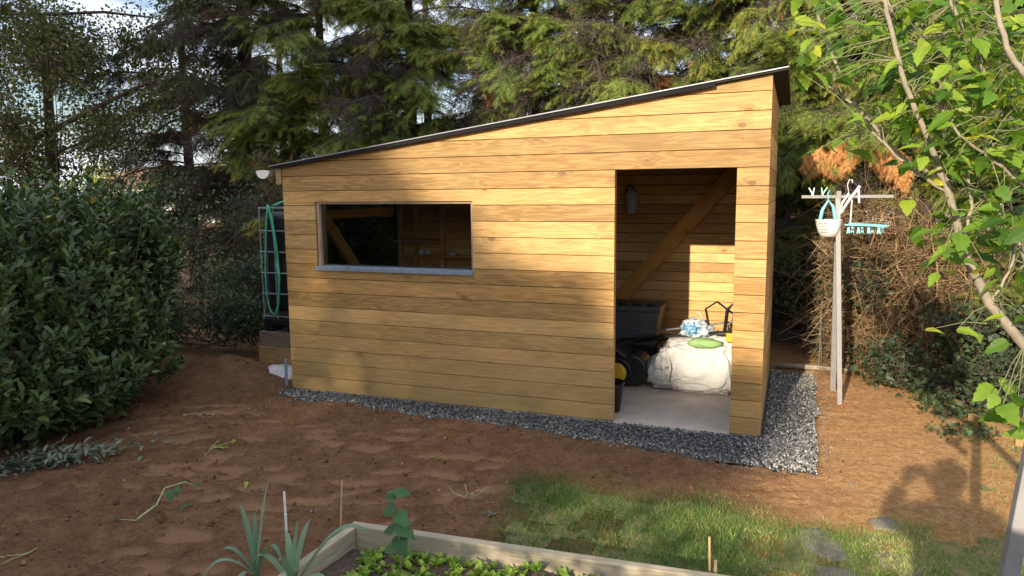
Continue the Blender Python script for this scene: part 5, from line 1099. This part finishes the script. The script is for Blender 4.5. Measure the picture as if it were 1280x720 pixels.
# clipped hedge
e = empty('clipped_hedge', (4, -9, 0), 'long clipped hedge behind the camera', 'hedge'); n = 16000
u = rng.uniform(-4, 9, n); w = -8.6 + rng.uniform(-.35, .35, n); top_ = -.38 - w * TE; hgt = np.minimum(rng.random(n) ** .7 * (top_ + .02), top_) - .02
p = np.stack([u * math.cos(SUN_AZ) + w * math.sin(SUN_AZ), -u * math.sin(SUN_AZ) + w * math.cos(SUN_AZ), hgt], -1); v, f, t = scatter(LF[0], LF[1], p, rvec(n), rvec(n), rng.uniform(.07, .12, n), rng.random(n)); link('foliage', npmesh('foliage', v, f, t), M['laurel'], e)['kind'] = 'stuff'
x0_, y0_ = uw(-4, -8.6); x1_, y1_ = uw(9, -8.6)
beam((x0_, y0_, 1.1), (x1_, y1_, 1.1), 2.2, .3, 'stems', M['bark'], e)
cl_ = [(tuple(uw(5.75 + rnd.uniform(-.45, 2.2), -8.2 + rnd.uniform(-.2, .2))) + (rnd.uniform(.4, 2.3),), (.35, .3, .3)) for _ in range(34)]
clump_bush('round_shrub', 'rounded shrub standing before the clipped hedge behind the camera', 'shrub', cl_, 260, 'laurel', .11, LF, 0, False)
# photographer: body grown from a skinned skeleton
GZ = .22
pe = empty('person', (4.60, -5.85, GZ), 'person in a dark jacket standing and holding up a phone, taking the picture', 'person')
def skin_body(name, verts, edges, radii, mat, root=0):
    me = bpy.data.meshes.new(name); me.from_pydata(verts, edges, []); o = link(name, me, mat, pe)
    o.modifiers.new('skin', 'SKIN'); me.skin_vertices.update() if False else None
    for i, r_ in enumerate(radii): sv = me.skin_vertices[0].data[i]; sv.radius = (r_, r_) if not isinstance(r_, tuple) else r_; sv.use_root = (i == root)
    s = o.modifiers.new('sub', 'SUBSURF'); s.levels = 2; s.render_levels = 2; s_ = me; return o
def pv(dx, dy, z): return (4.60 + dx, -5.86 + dy, z)
ph = CAM - F_ * .03
try:
    vs = [pv(0, 0, GZ + .95), pv(0, 0, GZ + 1.2), pv(0, .0, GZ + 1.42), pv(0, .01, GZ + 1.52), pv(-.19, .02, GZ + 1.42), pv(.19, .02, GZ + 1.42),
          (4.27, -5.76, 1.60), (ph.x - .07, ph.y - .03, ph.z - .09), (4.82, -5.66, 1.56), (ph.x + .09, ph.y - .03, ph.z - .08),
          pv(-.10, 0, GZ + .88), pv(-.12, .03, GZ + .48), pv(-.12, -.02, GZ + .08), pv(-.12, .12, GZ + .04), pv(.10, 0, GZ + .88), pv(.12, .03, GZ + .48), pv(.13, -.02, GZ + .08), pv(.13, .12, GZ + .04)]
    ed = [(0, 1), (1, 2), (2, 3), (2, 4), (2, 5), (4, 6), (6, 7), (5, 8), (8, 9), (0, 10), (10, 11), (11, 12), (12, 13), (0, 14), (14, 15), (15, 16), (16, 17)]
    skin_body('body', vs, ed, [.19, .19, .19, .075, .10, .10, .075, .045, .065, .045, .11, .075, .05, .045, .10, .075, .05, .045], M['cloth'])
    for sx_, side in ((ph.x - .07, 1), (ph.x + .09, -1)):
        wv = Vector((sx_, ph.y - .03, ph.z - .08)); hv = [tuple(wv), tuple(wv + Vector((side * .005, .0, .035))), tuple(wv + Vector((side * .01, .0, .065)))]; he = [(0, 1), (1, 2)]; hr = [.024, .03, .026]
        for q in range(4):
            b0 = wv + Vector((side * (.0), -.012 + .002 * q, .05 + .017 * (q - 1.5))); hv.append(tuple(b0)); hv.append(tuple(b0 + Vector((side * .035, -.004, .006)))); hv.append(tuple(b0 + Vector((side * .055, .004, .008)))); n0 = len(hv); he += [(1, n0 - 3), (n0 - 3, n0 - 2), (n0 - 2, n0 - 1)]; hr += [.011, .009, .008]
        hv += [tuple(wv + Vector((side * .02, -.015, .02))), tuple(wv + Vector((side * .05, -.018, .03)))]; n0 = len(hv); he += [(1, n0 - 2), (n0 - 2, n0 - 1)]; hr += [.012, .010]
        skin_body('hand', hv, he, hr, M['skin'])
    def head():
        bm = bmesh.new(); bmesh.ops.create_icosphere(bm, subdivisions=4, radius=1)
        for v_ in bm.verts:
            c = v_.co; x_, y_, z_ = c.x * .078, c.y * .098, c.z * .118
            if z_ < 0: x_ *= 1 + z_ * 2.2; y_ *= 1 + z_ * 1.2
            fy = max(0, c.y); y_ += .022 * math.exp(-((c.x / .16) ** 2)) * math.exp(-(((c.z + .12) / .16) ** 2)) * (fy > .3) - .008 * math.exp(-(((abs(c.x) - .38) / .16) ** 2 + ((c.z - .08) / .14) ** 2)) * (fy > .3) + .006 * math.exp(-((c.x / .3) ** 2 + ((c.z + .48) / .08) ** 2)) * (fy > .3)
            x_ += math.copysign(.014, c.x) * math.exp(-(((abs(c.x) - 1) / .12) ** 2 + ((c.z) / .22) ** 2))
            v_.co = Vector((4.60 + x_, -5.84 + y_, GZ + 1.66 + z_))
        me = bpy.data.meshes.new('head'); bm.to_mesh(me); bm.free(); return link('head', me, M['skin'], pe, True)
    head(); blob('hair', (4.60, -5.865, GZ + 1.70), (.105, .115, .11), M['hair'], pe, 2, .08, 3)
except Exception as ex: print('person failed', ex)
pn = empty('phone', tuple(ph), 'dark phone held up in both hands behind the lens', 'phone')
pm = MB().box((-.078, -.037, -.004), (.078, .037, .004)).mesh('phone_body'); o = link('phone_body', pm, M['black_plastic']); o.matrix_world = Matrix(((R_.x, U_.x, -F_.x, ph.x), (R_.y, U_.y, -F_.y, ph.y), (R_.z, U_.z, -F_.z, ph.z), (0, 0, 0, 1)))
mw_ = o.matrix_world.copy(); o.parent = pn; o.matrix_parent_inverse = Matrix.Translation(-ph); o.matrix_basis = mw_
import collections as _c; TT_ = _c.Counter()
for o in bpy.data.objects:
    if o.type == 'MESH': TT_[o.name.split('.')[0]] += sum(len(p.vertices) - 2 for p in o.data.polygons) if len(o.data.polygons) < 3000 else len(o.data.loops) - 2 * len(o.data.polygons)
print('TRIS', sum(TT_.values()), TT_.most_common(9))
